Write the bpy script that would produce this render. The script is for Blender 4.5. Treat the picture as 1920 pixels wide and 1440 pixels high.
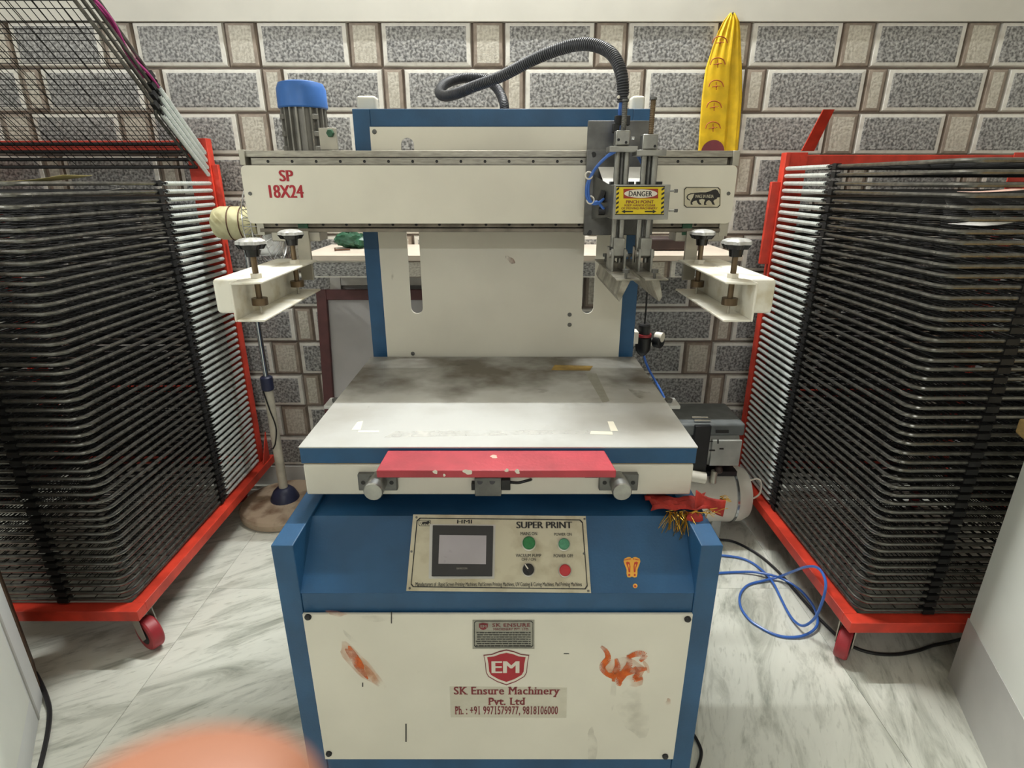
import bpy, math, random
from mathutils import Vector, Matrix
random.seed(7)
for o in list(bpy.data.objects): bpy.data.objects.remove(o)
scn = bpy.context.scene
COL = scn.collection

# ------------------------------------------------------------------ camera
F = 1052.0; CH = 1.35; TILT = math.radians(19.8)
CT, ST = math.cos(TILT), math.sin(TILT)
cam = bpy.data.cameras.new('camera'); camo = bpy.data.objects.new('camera', cam); COL.objects.link(camo)
camo.location = (0, 0, CH); camo.rotation_euler = (math.pi/2 - TILT, 0, 0)
cam.sensor_width = 36; cam.sensor_fit = 'HORIZONTAL'; cam.lens = F/1920*36
cam.clip_start = 0.01; cam.clip_end = 50
cam.dof.use_dof = True; cam.dof.focus_distance = 1.3; cam.dof.aperture_fstop = 8.5
scn.camera = camo

# ------------------------------------------------------------------ world, lights, exposure
w = bpy.data.worlds.new('world'); scn.world = w; w.use_nodes = True
w.node_tree.nodes['Background'].inputs[0].default_value = (1, .95, .88, 1)
w.node_tree.nodes['Background'].inputs[1].default_value = 0.25
scn.view_settings.view_transform = 'Standard'; scn.view_settings.look = 'None'
scn.view_settings.exposure = 0.12; scn.view_settings.gamma = 1; scn.view_settings.use_curve_mapping = False
def area(name, loc, size, power, col, rot=(0, 0, 0)):
    l = bpy.data.lights.new(name, 'AREA'); l.shape = 'RECTANGLE'; l.size, l.size_y = size
    l.energy = power; l.color = col
    o = bpy.data.objects.new(name, l); COL.objects.link(o); o.location = loc; o.rotation_euler = rot
    return o
TUBE_A = (0.0, 2.16, 3.14); TUBE_B = (0.0, -2.42, 2.75); FILL_C = (-2.42, 0.3, 2.6)      # tube lamps on back and opposite wall, plus an added fill on the left
area('tube_light_back', TUBE_A, (1.2, 0.03), 62, (.975, 1, .995), (math.radians(-28), 0, 0))
area('tube_light_back_up', (0, 2.16, 3.19), (1.2, 0.03), 36, (.975, 1, .995), (math.radians(160), 0, 0))
area('tube_light_front', TUBE_B, (1.2, 0.04), 18, (.975, 1, .995), (math.radians(55), 0, 0))

area('fill_light_left', FILL_C, (0.04, 1.2), 34, (.975, 1, .995), (0, math.radians(-60), 0))  # fill lamp added to brighten the counter and left-facing sides

# ------------------------------------------------------------------ pixel <-> place helpers
def ray(u, v):
    x = (u-960)/F; yu = (720-v)/F
    return Vector((x, CT+yu*ST, -ST+yu*CT))
C0 = Vector((0, 0, CH))
def at(u, v, Y): r = ray(u, v); return C0 + r*(Y/r.y)
def atz(u, v, z): r = ray(u, v); return C0 + r*((z-CH)/r.z)
class Plane:
    def __init__(s, p0, n, right=(1, 0, 0)):
        s.p = Vector(p0); s.n = Vector(n).normalized(); s.r = Vector(right).normalized(); s.u = s.n.cross(s.r).normalized()
    def hit(s, u, v, off=0.0):
        r = ray(u, v); t = (s.p + s.n*off - C0).dot(s.n)/r.dot(s.n)
        return C0 + r*t

# ------------------------------------------------------------------ materials
def lin(c):
    return tuple(((x/255)/12.92 if x/255 <= .04045 else ((x/255+.055)/1.055)**2.4) for x in c) + (1,)
MATS = {}
def mat(name, rgb, rough=.5, metal=0., var=.08, scale=18., bump=0., bscale=60., rgb2=None, emit=0., detail=4, coat=0., lo=.35, hi=.65, stretch=None, alpha=None):
    m = bpy.data.materials.new(name); m.use_nodes = True; MATS[name] = m
    nt = m.node_tree; N = nt.nodes; L = nt.links; b = N['Principled BSDF']
    b.inputs['Roughness'].default_value = rough; b.inputs['Metallic'].default_value = metal
    if coat: b.inputs['Coat Weight'].default_value = coat
    tc = N.new('ShaderNodeTexCoord'); src = tc.outputs['Object']
    if stretch:
        mp = N.new('ShaderNodeMapping'); mp.inputs['Scale'].default_value = stretch; L.new(src, mp.inputs[0]); src = mp.outputs[0]
    nz = N.new('ShaderNodeTexNoise'); nz.inputs['Scale'].default_value = scale; nz.inputs['Detail'].default_value = detail
    L.new(src, nz.inputs['Vector'])
    rp = N.new('ShaderNodeValToRGB'); c = lin(rgb)
    c2 = lin(rgb2) if rgb2 else tuple(x*(1-var*2.2) for x in c[:3])+(1,)
    rp.color_ramp.elements[0].position = lo; rp.color_ramp.elements[1].position = hi
    rp.color_ramp.elements[0].color = c2; rp.color_ramp.elements[1].color = c
    L.new(nz.outputs['Fac'], rp.inputs[0]); L.new(rp.outputs[0], b.inputs['Base Color'])
    if bump:
        n2 = N.new('ShaderNodeTexNoise'); n2.inputs['Scale'].default_value = bscale; n2.inputs['Detail'].default_value = 3
        L.new(src, n2.inputs['Vector'])
        bp = N.new('ShaderNodeBump'); bp.inputs['Strength'].default_value = bump; bp.inputs['Distance'].default_value = .004
        L.new(n2.outputs['Fac'], bp.inputs['Height']); L.new(bp.outputs[0], b.inputs['Normal'])
    if emit:
        b.inputs['Emission Color'].default_value = c; b.inputs['Emission Strength'].default_value = emit
    if alpha is not None:
        n3 = N.new('ShaderNodeTexNoise'); n3.inputs['Scale'].default_value = alpha[0]; n3.inputs['Detail'].default_value = 4
        L.new(src, n3.inputs['Vector'])
        r3 = N.new('ShaderNodeMapRange'); r3.inputs[1].default_value = alpha[1]; r3.inputs[2].default_value = alpha[2]; r3.inputs[4].default_value = alpha[3]
        L.new(n3.outputs['Fac'], r3.inputs[0]); L.new(r3.outputs[0], b.inputs['Alpha'])
    return m
mat('blue', (36, 86, 128), .42, var=.12, scale=9, bump=.08, bscale=260)
mat('white_paint', (226, 222, 208), .45, var=.04, scale=5, bump=.03, bscale=200)
mat('white_dirty', (236, 233, 221), .5, rgb2=(206, 197, 172), scale=22, lo=.28, hi=.5)
mat('steel', (168, 168, 164), .33, metal=.85, var=.14, scale=30)
mat('steel_dark', (120, 120, 118), .42, metal=.75, var=.16, scale=26)
mat('rail', (176, 172, 162), .38, metal=.7, var=.14, scale=40, stretch=(1, 6, 6))
mat('rail_dirty', (140, 132, 120), .48, metal=.5, var=.2, scale=24)
mat('black', (22, 22, 24), .45, var=.2)
mat('black_gloss', (24, 24, 25), .25, var=.2)
mat('rod_black', (120, 118, 112), .25, var=.2, scale=60, metal=.7)
mat('wire_black', (12, 11, 11), .7, var=.2)
mat('spring', (218, 224, 220), .36, metal=.35, var=.08, scale=60)
mat('rack_red', (222, 66, 46), .45, var=.16, scale=14, bump=.08, bscale=180)
mat('handle_red', (188, 62, 74), .42, var=.14, scale=12, bump=.1, bscale=150)
mat('text_red', (176, 32, 46), .5, var=.08)
mat('text_maroon', (128, 40, 48), .5, var=.08)
mat('text_black', (36, 34, 32), .5, var=.1)
mat('print_white', (226, 220, 206), .5, var=.03)
mat('cap_blue', (60, 116, 196), .42, var=.1, scale=12)
mat('motor_grey', (150, 148, 142), .45, metal=.35, var=.15)
mat('pu_blue', (66, 112, 196), .3, var=.06)
mat('hose_grey', (66, 67, 72), .45, var=.15, scale=40)
mat('cable', (30, 29, 31), .45, var=.15)
mat('yellow_cloth', (238, 196, 24), .62, var=.1, scale=20, bump=.1, bscale=90)
mat('motif', (168, 84, 30), .7, var=.1)
mat('motif_maroon', (104, 36, 44), .7, var=.1)
mat('danger_yellow', (226, 202, 34), .4, var=.05)
mat('danger_red', (158, 50, 34), .4, var=.05)
mat('label_silver', (160, 158, 146), .45, metal=.15, var=.06, scale=60)
mat('plate_beige', (202, 196, 172), .45, rgb2=(176, 166, 138), scale=26, lo=.25, hi=.5)
mat('screen_grey', (176, 172, 178), .25, var=.05, scale=10)
mat('bezel', (40, 40, 42), .4, var=.1)
mat('btn_green', (30, 118, 62), .35, var=.1, scale=200)
mat('btn_green2', (76, 146, 112), .35, var=.1, scale=200)
mat('btn_red', (196, 44, 54), .35, var=.1)
mat('orange_stain', (222, 106, 30), .7, rgb2=(200, 84, 22), scale=70, alpha=(50, .26, .64, .95))
mat('orange_faint', (226, 150, 96), .7, rgb2=(214, 132, 74), scale=50, alpha=(26, .34, .8, .6))
mat('sticker_clear', (206, 199, 174), .4, var=.05, scale=40, alpha=(20, .1, .5, .26))
mat('smudge', (150, 142, 122), .7, var=.1, alpha=(30, .5, .85, .6))
mat('smudge_faint', (160, 152, 132), .7, var=.1, alpha=(30, .45, .9, .3))
mat('tape', (238, 232, 214), .6, var=.04)
mat('glue', (176, 142, 64), .6, var=.2, scale=40)
mat('marble_top', (222, 208, 192), .35, var=.07, scale=7)
mat('marble_edge', (196, 190, 178), .4, var=.08, scale=12)
mat('cream_wall', (206, 203, 193), .7, var=.03, scale=6, bump=.06, bscale=40)
mat('mortar', (128, 114, 104), .75, var=.12, scale=20)
mat('stone_border', (220, 217, 208), .5, rgb2=(192, 186, 176), scale=30, lo=.25, hi=.5, bump=.15, bscale=90)
mat('brown_border', (160, 146, 132), .6, var=.14, scale=30, bump=.2, bscale=80)
mat('stone_light', (206, 201, 188), .55, rgb2=(160, 152, 138), scale=100, bump=.4, bscale=110, lo=.3, hi=.6, detail=5)
mat('stone_grain', (190, 189, 186), .55, rgb2=(92, 91, 90), scale=115, bump=.45, bscale=115, lo=.36, hi=.68, detail=5)
mat('maroon_wood', (98, 52, 52), .5, var=.15)
mat('mesh_grey', (176, 172, 170), .5, var=.06, scale=6)
mat('alu_frame', (196, 192, 186), .4, metal=.4, var=.08)
mat('fan_cream', (214, 208, 166), .42, rgb2=(176, 164, 118), scale=18, lo=.3, hi=.55)
mat('pole_white', (206, 198, 180), .5, var=.12, scale=20)
mat('fan_base', (188, 168, 144), .7, rgb2=(128, 102, 80), scale=14, lo=.32, hi=.55, bump=.3, bscale=30)
mat('navy_plastic', (46, 50, 78), .45, var=.12)
mat('chrome', (200, 202, 206), .16, metal=1., var=.03)
mat('tank_white', (222, 216, 204), .4, var=.05, scale=8)
mat('comp_grey', (112, 116, 116), .5, var=.12, scale=20)
mat('comp_light', (176, 176, 170), .5, var=.1)
mat('red_cloth', (178, 48, 38), .75, var=.2, scale=40, bump=.3, bscale=120)
mat('gold', (222, 178, 72), .25, metal=.9, var=.2)
mat('counter_white', (244, 246, 238), .55, var=.03, scale=4)
mat('skirting_grey', (206, 205, 200), .4, var=.06, scale=5)
mat('wood', (222, 186, 122), .45, var=.12, scale=8, stretch=(3, 30, 30))
mat('door_white', (240, 242, 240), .5, var=.04, scale=5)
mat('brown_wood', (110, 84, 62), .6, var=.2, scale=10, stretch=(20, 20, 2))
mat('skin', (172, 116, 90), .5, var=.05, scale=40)
mat('caster_red', (170, 50, 58), .45, var=.12)
mat('zinc', (188, 184, 172), .4, metal=.55, var=.1)
mat('rubber', (40, 36, 36), .7, var=.1)
mat('magenta', (158, 44, 112), .5, var=.1)
mat('paper_yellow', (206, 192, 128), .7, var=.05)
mat('paper_pink', (226, 186, 170), .7, var=.05)
mat('paper_white', (236, 234, 228), .6, var=.03)
mat('green_plastic', (44, 92, 66), .4, var=.2, scale=60)
mat('dark_brown', (62, 44, 40), .6, var=.2)
mat('rust', (104, 66, 44), .7, var=.2, scale=80)
mat('sticker_gold', (232, 170, 62), .5, var=.08)
mat('sticker_red', (190, 60, 34), .5, var=.08)
mat('ceiling_white', (236, 230, 218), .7, var=.02)
mat('lamp_white', (240, 238, 230), .5, var=.02)
mat('squeegee', (170, 167, 156), .42, metal=.5, rgb2=(120, 116, 105), scale=30)
mat('knob_top', (206, 206, 204), .3, metal=.25, var=.12, scale=60)  # pale grey for the upper faces of the star knobs
mat('brass', (128, 110, 88), .4, metal=.8, var=.15)

def special_table():
    m = mat('table_top', (196, 197, 194), .42, metal=.08, rgb2=(158, 155, 147), scale=3.2, lo=.28, hi=.55, detail=7)
    nt = m.node_tree; N = nt.nodes; L = nt.links; b = N['Principled BSDF']
    base = b.inputs['Base Color'].links[0].from_socket
    tc = N.new('ShaderNodeTexCoord')
    n = N.new('ShaderNodeTexNoise'); n.inputs['Scale'].default_value = 6.5; n.inputs['Detail'].default_value = 5
    L.new(tc.outputs['Object'], n.inputs['Vector'])
    # ink and wear, plus a darker rear that paints in the beam's shadow
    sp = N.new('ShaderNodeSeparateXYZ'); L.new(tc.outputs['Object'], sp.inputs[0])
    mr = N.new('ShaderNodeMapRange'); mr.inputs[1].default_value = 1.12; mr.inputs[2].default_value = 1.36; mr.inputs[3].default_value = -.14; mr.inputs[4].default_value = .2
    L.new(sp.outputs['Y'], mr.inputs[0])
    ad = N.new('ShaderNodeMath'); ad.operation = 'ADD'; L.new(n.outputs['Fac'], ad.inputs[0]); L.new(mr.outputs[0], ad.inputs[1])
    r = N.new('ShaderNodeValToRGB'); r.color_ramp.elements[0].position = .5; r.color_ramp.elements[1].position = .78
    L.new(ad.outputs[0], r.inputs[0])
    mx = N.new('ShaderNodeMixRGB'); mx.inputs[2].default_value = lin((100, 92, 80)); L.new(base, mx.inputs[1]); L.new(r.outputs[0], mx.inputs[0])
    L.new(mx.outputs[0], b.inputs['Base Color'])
special_table()

def special_marble():
    m = bpy.data.materials.new('floor_marble'); m.use_nodes = True; MATS['floor_marble'] = m
    nt = m.node_tree; N = nt.nodes; L = nt.links; b = N['Principled BSDF']; b.inputs['Roughness'].default_value = .32
    tc = N.new('ShaderNodeTexCoord'); oi = N.new('ShaderNodeObjectInfo')
    mp = N.new('ShaderNodeMapping'); mp.inputs['Scale'].default_value = (1.5, 6.5, 1)
    ad = N.new('ShaderNodeVectorMath'); ad.operation = 'ADD'
    cb = N.new('ShaderNodeVectorMath'); cb.operation = 'SCALE'; cb.inputs['Scale'].default_value = 9
    L.new(oi.outputs['Location'], cb.inputs[0]); L.new(tc.outputs['Object'], ad.inputs[0]); L.new(cb.outputs[0], ad.inputs[1])
    # each slab is cut with its own grain direction: shallow on the left side, steep on the right
    sx_ = N.new('ShaderNodeSeparateXYZ'); L.new(oi.outputs['Location'], sx_.inputs[0])
    an = N.new('ShaderNodeMapRange'); an.inputs[1].default_value = .1; an.inputs[2].default_value = .6; an.inputs[3].default_value = math.radians(-26); an.inputs[4].default_value = math.radians(-72)
    L.new(sx_.outputs['X'], an.inputs[0])
    vr = N.new('ShaderNodeVectorRotate'); vr.rotation_type = 'Z_AXIS'; L.new(ad.outputs[0], vr.inputs['Vector']); L.new(an.outputs[0], vr.inputs['Angle'])
    L.new(vr.outputs[0], mp.inputs[0])
    n1 = N.new('ShaderNodeTexNoise'); n1.inputs['Scale'].default_value = 1.7; n1.inputs['Detail'].default_value = 9; n1.inputs['Roughness'].default_value = .66; n1.inputs['Distortion'].default_value = 1.1
    L.new(mp.outputs[0], n1.inputs['Vector'])
    r1 = N.new('ShaderNodeValToRGB'); e = r1.color_ramp.elements
    e[0].position = .27; e[0].color = lin((128, 131, 122)); e[1].position = .52; e[1].color = lin((222, 223, 212))
    k = e.new(.40); k.color = lin((188, 190, 178)); k = e.new(.8); k.color = lin((232, 233, 222))
    L.new(n1.outputs['Fac'], r1.inputs[0])
    n2 = N.new('ShaderNodeTexNoise'); n2.inputs['Scale'].default_value = 14; n2.inputs['Detail'].default_value = 5
    L.new(mp.outputs[0], n2.inputs['Vector'])
    r2 = N.new('ShaderNodeValToRGB'); r2.color_ramp.elements[0].position = .28; r2.color_ramp.elements[0].color = (.55, .56, .52, 1); r2.color_ramp.elements[1].position = .42; r2.color_ramp.elements[1].color = (1, 1, 1, 1)
    L.new(n2.outputs['Fac'], r2.inputs[0])
    mx = N.new('ShaderNodeMixRGB'); mx.blend_type = 'MULTIPLY'; mx.inputs[0].default_value = .6
    L.new(r1.outputs[0], mx.inputs[1]); L.new(r2.outputs[0], mx.inputs[2]); L.new(mx.outputs[0], b.inputs['Base Color'])
special_marble()

# ------------------------------------------------------------------ mesh helpers
class MB:
    def __init__(s): s.v = []; s.f = []; s.m = []
    def add(s, vs, fs, mi=0):
        o = len(s.v); s.v += [tuple(x) for x in vs]; s.f += [tuple(o+i for i in f) for f in fs]; s.m += [mi]*len(fs); return s
    def box(s, x0, x1, y0, y1, z0, z1, mi=0, M=None):
        vs = [Vector((x, y, z)) for x in (x0, x1) for y in (y0, y1) for z in (z0, z1)]
        if M: vs = [M @ q for q in vs]
        return s.add(vs, [(0, 1, 3, 2), (4, 6, 7, 5), (0, 4, 5, 1), (2, 3, 7, 6), (0, 2, 6, 4), (1, 5, 7, 3)], mi)
    def cyl(s, p0, p1, r0, r1=None, n=16, mi=0):
        p0, p1 = Vector(p0), Vector(p1); return s.tube([p0, p1], [r0, r0 if r1 is None else r1], n, mi=mi)
    def tube(s, pts, r, n=8, closed=False, mi=0, caps=True):
        pts = [Vector(p) for p in pts]; k = len(pts); rs = r if isinstance(r, (list, tuple)) else [r]*k
        T = []
        for i in range(k):
            a = pts[(i-1) % k] if (closed or i) else pts[0]; b = pts[(i+1) % k] if (closed or i < k-1) else pts[-1]
            T.append((b-a).normalized())
        up = Vector((0, 0, 1)) if abs(T[0].z) < .9 else Vector((0, 1, 0))
        nr = T[0].cross(up).normalized(); vs = []; fs = []
        for i in range(k):
            nr = (nr - T[i]*nr.dot(T[i])).normalized(); bi = T[i].cross(nr)
            for j in range(n):
                a = 2*math.pi*j/n; vs.append(pts[i] + (nr*math.cos(a)+bi*math.sin(a))*rs[i])
        for i in range(k if closed else k-1):
            for j in range(n):
                a, b = i*n+j, i*n+(j+1) % n; c, d = ((i+1) % k)*n+(j+1) % n, ((i+1) % k)*n+j
                fs.append((a, b, c, d))
        if caps and not closed: fs.append(tuple(range(n))[::-1]); fs.append(tuple((k-1)*n+j for j in range(n)))
        return s.add(vs, fs, mi)
    def lathe(s, prof, origin=(0, 0, 0), axis=(0, 0, 1), n=24, mi=0):
        o = Vector(origin); ax = Vector(axis).normalized()
        return s.tube([o+ax*h for r, h in prof], [max(r, 1e-5) for r, h in prof], n, mi=mi) if all(prof[i][1] != prof[i+1][1] for i in range(len(prof)-1)) else s._lathe(prof, o, ax, n, mi)
    def _lathe(s, prof, o, ax, n, mi):
        t = Vector((1, 0, 0)) if abs(ax.x) < .9 else Vector((0, 1, 0)); a1 = ax.cross(t).normalized(); a2 = ax.cross(a1)
        vs = []; fs = []
        for r, h in prof:
            for j in range(n):
                a = 2*math.pi*j/n; vs.append(o+ax*h+(a1*math.cos(a)+a2*math.sin(a))*max(r, 1e-5))
        for i in range(len(prof)-1):
            for j in range(n): fs.append((i*n+j, i*n+(j+1) % n, (i+1)*n+(j+1) % n, (i+1)*n+j))
        return s.add(vs, fs, mi)
    def prism(s, pts, off, mi=0):
        pts = [Vector(p) for p in pts]; off = Vector(off); k = len(pts)
        fs = [tuple(range(k))[::-1], tuple(range(k, 2*k))] + [(i, (i+1) % k, k+(i+1) % k, k+i) for i in range(k)]
        return s.add(pts+[p+off for p in pts], fs, mi)
    def face(s, pts, mi=0): return s.add(pts, [tuple(range(len(pts)))], mi)
    def ball(s, c, r, n=12, m=8, mi=0):
        c = Vector(c); r = Vector((r, r, r)) if isinstance(r, (int, float)) else Vector(r); vs = []; fs = []
        for i in range(m+1):
            ph = math.pi*i/m
            for j in range(n):
                th = 2*math.pi*j/n; sr = max(math.sin(ph), 1e-3)
                vs.append(c+Vector((r.x*sr*math.cos(th), r.y*sr*math.sin(th), r.z*math.cos(ph))))
        for i in range(m):
            for j in range(n): fs.append((i*n+j, (i+1)*n+j, (i+1)*n+(j+1) % n, i*n+(j+1) % n))
        return s.add(vs, fs, mi)
    def mesh(s, name, mats, sharp=.55):
        me = bpy.data.meshes.new(name); me.from_pydata(s.v, [], s.f)
        for m in ([mats] if isinstance(mats, str) else mats): me.materials.append(MATS[m])
        me.polygons.foreach_set('material_index', s.m); me.update()
        import bmesh
        b = bmesh.new(); b.from_mesh(me); bmesh.ops.recalc_face_normals(b, faces=b.faces); b.to_mesh(me); b.free()
        me.shade_smooth(); me.set_sharp_from_angle(angle=sharp)
        return me
    def build(s, name, mats, parent=None, bevel=0., seg=2):
        return link(name, s.mesh(name, mats), parent, bevel, seg)
def link(name, me, parent=None, bevel=0., seg=2):
    o = bpy.data.objects.new(name, me); COL.objects.link(o)
    if parent:
        o.parent = parent
        if parent.type == 'EMPTY' and parent.parent is None: o.matrix_parent_inverse = Matrix.Translation(-parent.location)
    if bevel:
        b = o.modifiers.new('bevel', 'BEVEL'); b.width = bevel; b.segments = seg; b.limit_method = 'ANGLE'; b.angle_limit = .7
    return o
def thing(name, loc, label, cat, group=None):
    o = bpy.data.objects.new(name, None); COL.objects.link(o); o.location = loc; o.empty_display_size = .05
    return tag(o, label, cat, group)
def tag(o, label, cat, group=None):
    o['label'] = label; o['category'] = cat
    if group: o['group'] = group
    return o
def struct(o): o['kind'] = 'structure'; return o
def lab(o, s): o['label'] = s; return o
def spline(pts, n=8):
    pts = [Vector(p) for p in pts]; out = []
    for i in range(len(pts)-1):
        p0 = pts[max(i-1, 0)]; p1 = pts[i]; p2 = pts[i+1]; p3 = pts[min(i+2, len(pts)-1)]
        for k in range(n):
            t = k/n
            out.append(.5*((2*p1)+(p2-p0)*t+(2*p0-5*p1+4*p2-p3)*t*t+(3*p1-p0-3*p2+p3)*t**3))
    out.append(pts[-1]); return out
def plate(name, outer, holes, o, r, u, thick, m, parent, bevel=0.):
    """flat plate with holes; 2D outlines in metres along r,u from o, thickness along r x u"""
    cu = bpy.data.curves.new('tmp', 'CURVE'); cu.dimensions = '2D'; cu.fill_mode = 'BOTH'; cu.extrude = thick/2
    for pl in [outer]+holes:
        sp = cu.splines.new('POLY'); sp.points.add(len(pl)-1); sp.use_cyclic_u = True
        for q, p in zip(sp.points, pl): q.co = (p[0], p[1], 0, 1)
    ob = bpy.data.objects.new('tmp', cu); me = bpy.data.meshes.new_from_object(ob); bpy.data.objects.remove(ob)
    o, r, u = Vector(o), Vector(r), Vector(u); n = r.cross(u)
    for q in me.vertices: q.co = o + r*q.co.x + u*q.co.y + n*q.co.z
    me.materials.clear(); me.materials.append(MATS[m]); me.shade_smooth(); me.set_sharp_from_angle(angle=.5)
    return link(name, me, parent, bevel)
def rrect(x0, x1, y0, y1, r, n=4):
    out = []
    for cx, cy, a0 in ((x1-r, y1-r, 0), (x0+r, y1-r, 90), (x0+r, y0+r, 180), (x1-r, y0+r, 270)):
        for k in range(n+1):
            a = math.radians(a0+90*k/n); out.append((cx+r*math.cos(a), cy+r*math.sin(a)))
    return out
def decal(name, px, pl, m, parent, off=.0006):
    return MB().face([pl.hit(u, v, off) for u, v in px]).build(name, m, parent)
def ellipse_px(cu_, cv, ru, rv, n=28): return [(cu_+ru*math.cos(2*math.pi*i/n), cv+rv*math.sin(2*math.pi*i/n)) for i in range(n)]
def text(s, box, pl, m, parent, name='lettering', bold=0., serif=False, off=.0009):
    u0, v0, u1, v1 = box; vm, um = (v0+v1)/2, (u0+u1)/2
    wd = (pl.hit(u1, vm)-pl.hit(u0, vm)).length; ht = (pl.hit(um, v0)-pl.hit(um, v1)).length; c = pl.hit(um, vm, off)
    cu = bpy.data.curves.new('t', 'FONT'); cu.body = s; cu.resolution_u = 3; cu.space_character = 1.08 if serif else 1.0
    ob = bpy.data.objects.new('t', cu); me = bpy.data.meshes.new_from_object(ob); bpy.data.objects.remove(ob)
    vs = [q.co.copy() for q in me.vertices]; fs = [tuple(p.vertices) for p in me.polygons]
    if serif:      # slab serifs on the stem ends: short level boundary edges
        cnt = {}
        for p in me.polygons:
            for k in p.edge_keys: cnt[k] = cnt.get(k, 0)+1
        for (a, b), k in cnt.items():
            A, B = vs[a], vs[b]; ln = abs(A.x-B.x)
            if k == 1 and abs(A.y-B.y) < .004 and .05 < ln < .17:
                x0, x1 = min(A.x, B.x), max(A.x, B.x); y = A.y
                d = -.055 if y > .3 else .055
                if .08 < y < .3: continue
                i = len(vs); vs += [Vector((x0-.06, y, .51)), Vector((x1+.06, y, .51)), Vector((x1+.06, y+d, .51)), Vector((x0-.06, y+d, .51))]
                fs.append((i, i+1, i+2, i+3) if d > 0 else (i+3, i+2, i+1, i))
    bpy.data.meshes.remove(me)
    if bold:
        v0_, f0_ = list(vs), list(fs)
        for k, dx in enumerate((-1, 1)):        # heavier strokes: two more passes of ink, each a hair deeper
            i = len(vs); vs += [q+Vector((dx*bold*.7, 0, -1-k)) for q in v0_]; fs += [tuple(i+a for a in f) for f in f0_]
    x0 = min(q.x for q in vs); x1 = max(q.x for q in vs); y0 = min(q.y for q in vs); y1 = max(q.y for q in vs)
    b = MB(); b.add([c+pl.r*((q.x-x0)/(x1-x0)-.5)*wd+pl.u*((q.y-y0)/(y1-y0)-.5)*ht+pl.n*.00008*round(q.z) for q in vs], fs)
    me = bpy.data.meshes.new(name); me.from_pydata(b.v, [], b.f); me.materials.append(MATS[m]); me.update()
    return link(name, me, parent)
def frame_px(name, u0, v0, u1, v1, t, ch, pl, m, parent, off=.0008):
    """thin printed outline with cut corners"""
    def ring(d): 
        a, b, c, e = u0+d, v0+d, u1-d, v1-d; k = ch
        return [(a+k, b), (c-k, b), (c, b+k), (c, e-k), (c-k, e), (a+k, e), (a, e-k), (a, b+k)]
    o, i = ring(0), ring(t); mb = MB()
    for k in range(8): mb.face([pl.hit(*q, off) for q in (o[k], o[(k+1) % 8], i[(k+1) % 8], i[k])])
    return mb.build(name, m, parent)

# ================================================================== THE ROOM
WY = 2.35
fl = struct(MB().box(-2.6, 2.6, -2.6, WY+.1, -.12, -.012).build('floor', 'mortar'))
sx = [-2.6, -1.95, -1.05, .14, .98, 1.85, 2.6]; sy = [-2.6, -1.5, -.4, .72, 1.62, WY]
for i in range(len(sx)-1):
    for j in range(len(sy)-1):
        wx, wy = sx[i+1]-sx[i]-.0012, sy[j+1]-sy[j]-.0012
        s = MB().box(-wx/2, wx/2, -wy/2, wy/2, -.012, 0).build('marble_slab', 'floor_marble', fl)
        s.location = ((sx[i]+sx[i+1])/2, (sy[j]+sy[j+1])/2, 0)
TT = 1.898   # top of the tiling
wb = struct(MB().box(-2.6, 2.6, WY+.012, WY+.15, -.012, 3.4).build('wall_back', 'mortar'))
plaster = MB().box(-2.6, 2.6, WY-.010, WY+.012, TT-.004, 3.4).build('plaster_band', 'cream_wall', wb)
lab(plaster, 'cream painted plaster above the tiles')
def brick_mesh(wd, big):
    h = .15; g = .003; b = .018 if big else .015
    mb = MB(); x0, x1, z0, z1 = -wd/2+g, wd/2-g, -h/2+g, h/2-g
    r0 = [(x0, .012, z0), (x1, .012, z0), (x1, .012, z1), (x0, .012, z1)]
    e = .004; r1 = [(x0+e, 0, z0+e), (x1-e, 0, z0+e), (x1-e, 0, z1-e), (x0+e, 0, z1-e)]
    r2 = [(x0+b, -.001, z0+b*.8), (x1-b, -.001, z0+b*.8), (x1-b, -.001, z1-b*.8), (x0+b, -.001, z1-b*.8)]
    e = .005; d = -.002 if big else -.001
    r3 = [(p[0]+(e if i in (0, 3) else -e), d, p[2]+(e if i < 2 else -e)) for i, p in enumerate(r2)]
    vs = r0+r1+r2+r3
    for k in range(3):
        for i in range(4):
            j = (i+1) % 4; mb.add([vs[k*4+i], vs[k*4+j], vs[k*4+4+j], vs[k*4+4+i]], [(0, 1, 2, 3)], 0 if k < 2 else 1)
    mb.add(r3, [(0, 1, 2, 3)], 1)
    return mb.mesh('brick', ['stone_border', 'stone_grain'] if big else ['brown_border', 'stone_light'])
BM = {}
def brick(x0, x1, z1, big, parent=wb, y=WY, rz=0):
    k = (round(x1-x0, 3), big)
    if k not in BM: BM[k] = brick_mesh(x1-x0, big)
    o = link('brick', BM[k], parent); o.location = ((x0+x1)/2, y, z1-.075); return o
for r in range(12):
    a, b = ((-.146, -.029) if r % 2 == 0 else (-.030, .046))
    for k in range(-6, 6):
        brick(a+.45*k, b+.45*k, TT-.15*r, False)
        if b+.45*k+.2 < 2.6: brick(b+.45*k, a+.45*(k+1), TT-.15*r, True)
struct(MB().box(-2.6, 2.6, WY-.008, WY+.012, 0, .096).build('baseboard_back', 'skirting_grey'))
struct(MB().box(-2.75, -2.6, -2.6, WY+.15, -.012, 3.4).build('wall_left', 'cream_wall'))
struct(MB().box(2.6, 2.75, -2.6, WY+.15, -.012, 3.4).build('wall_right', 'cream_wall'))
struct(MB().box(-2.75, 2.75, -2.75, -2.6, -.012, 3.4).build('wall_front', 'cream_wall'))
struct(MB().box(-2.75, 2.75, -2.75, WY+.15, 3.4, 3.5).build('ceiling', 'ceiling_white'))
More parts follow.
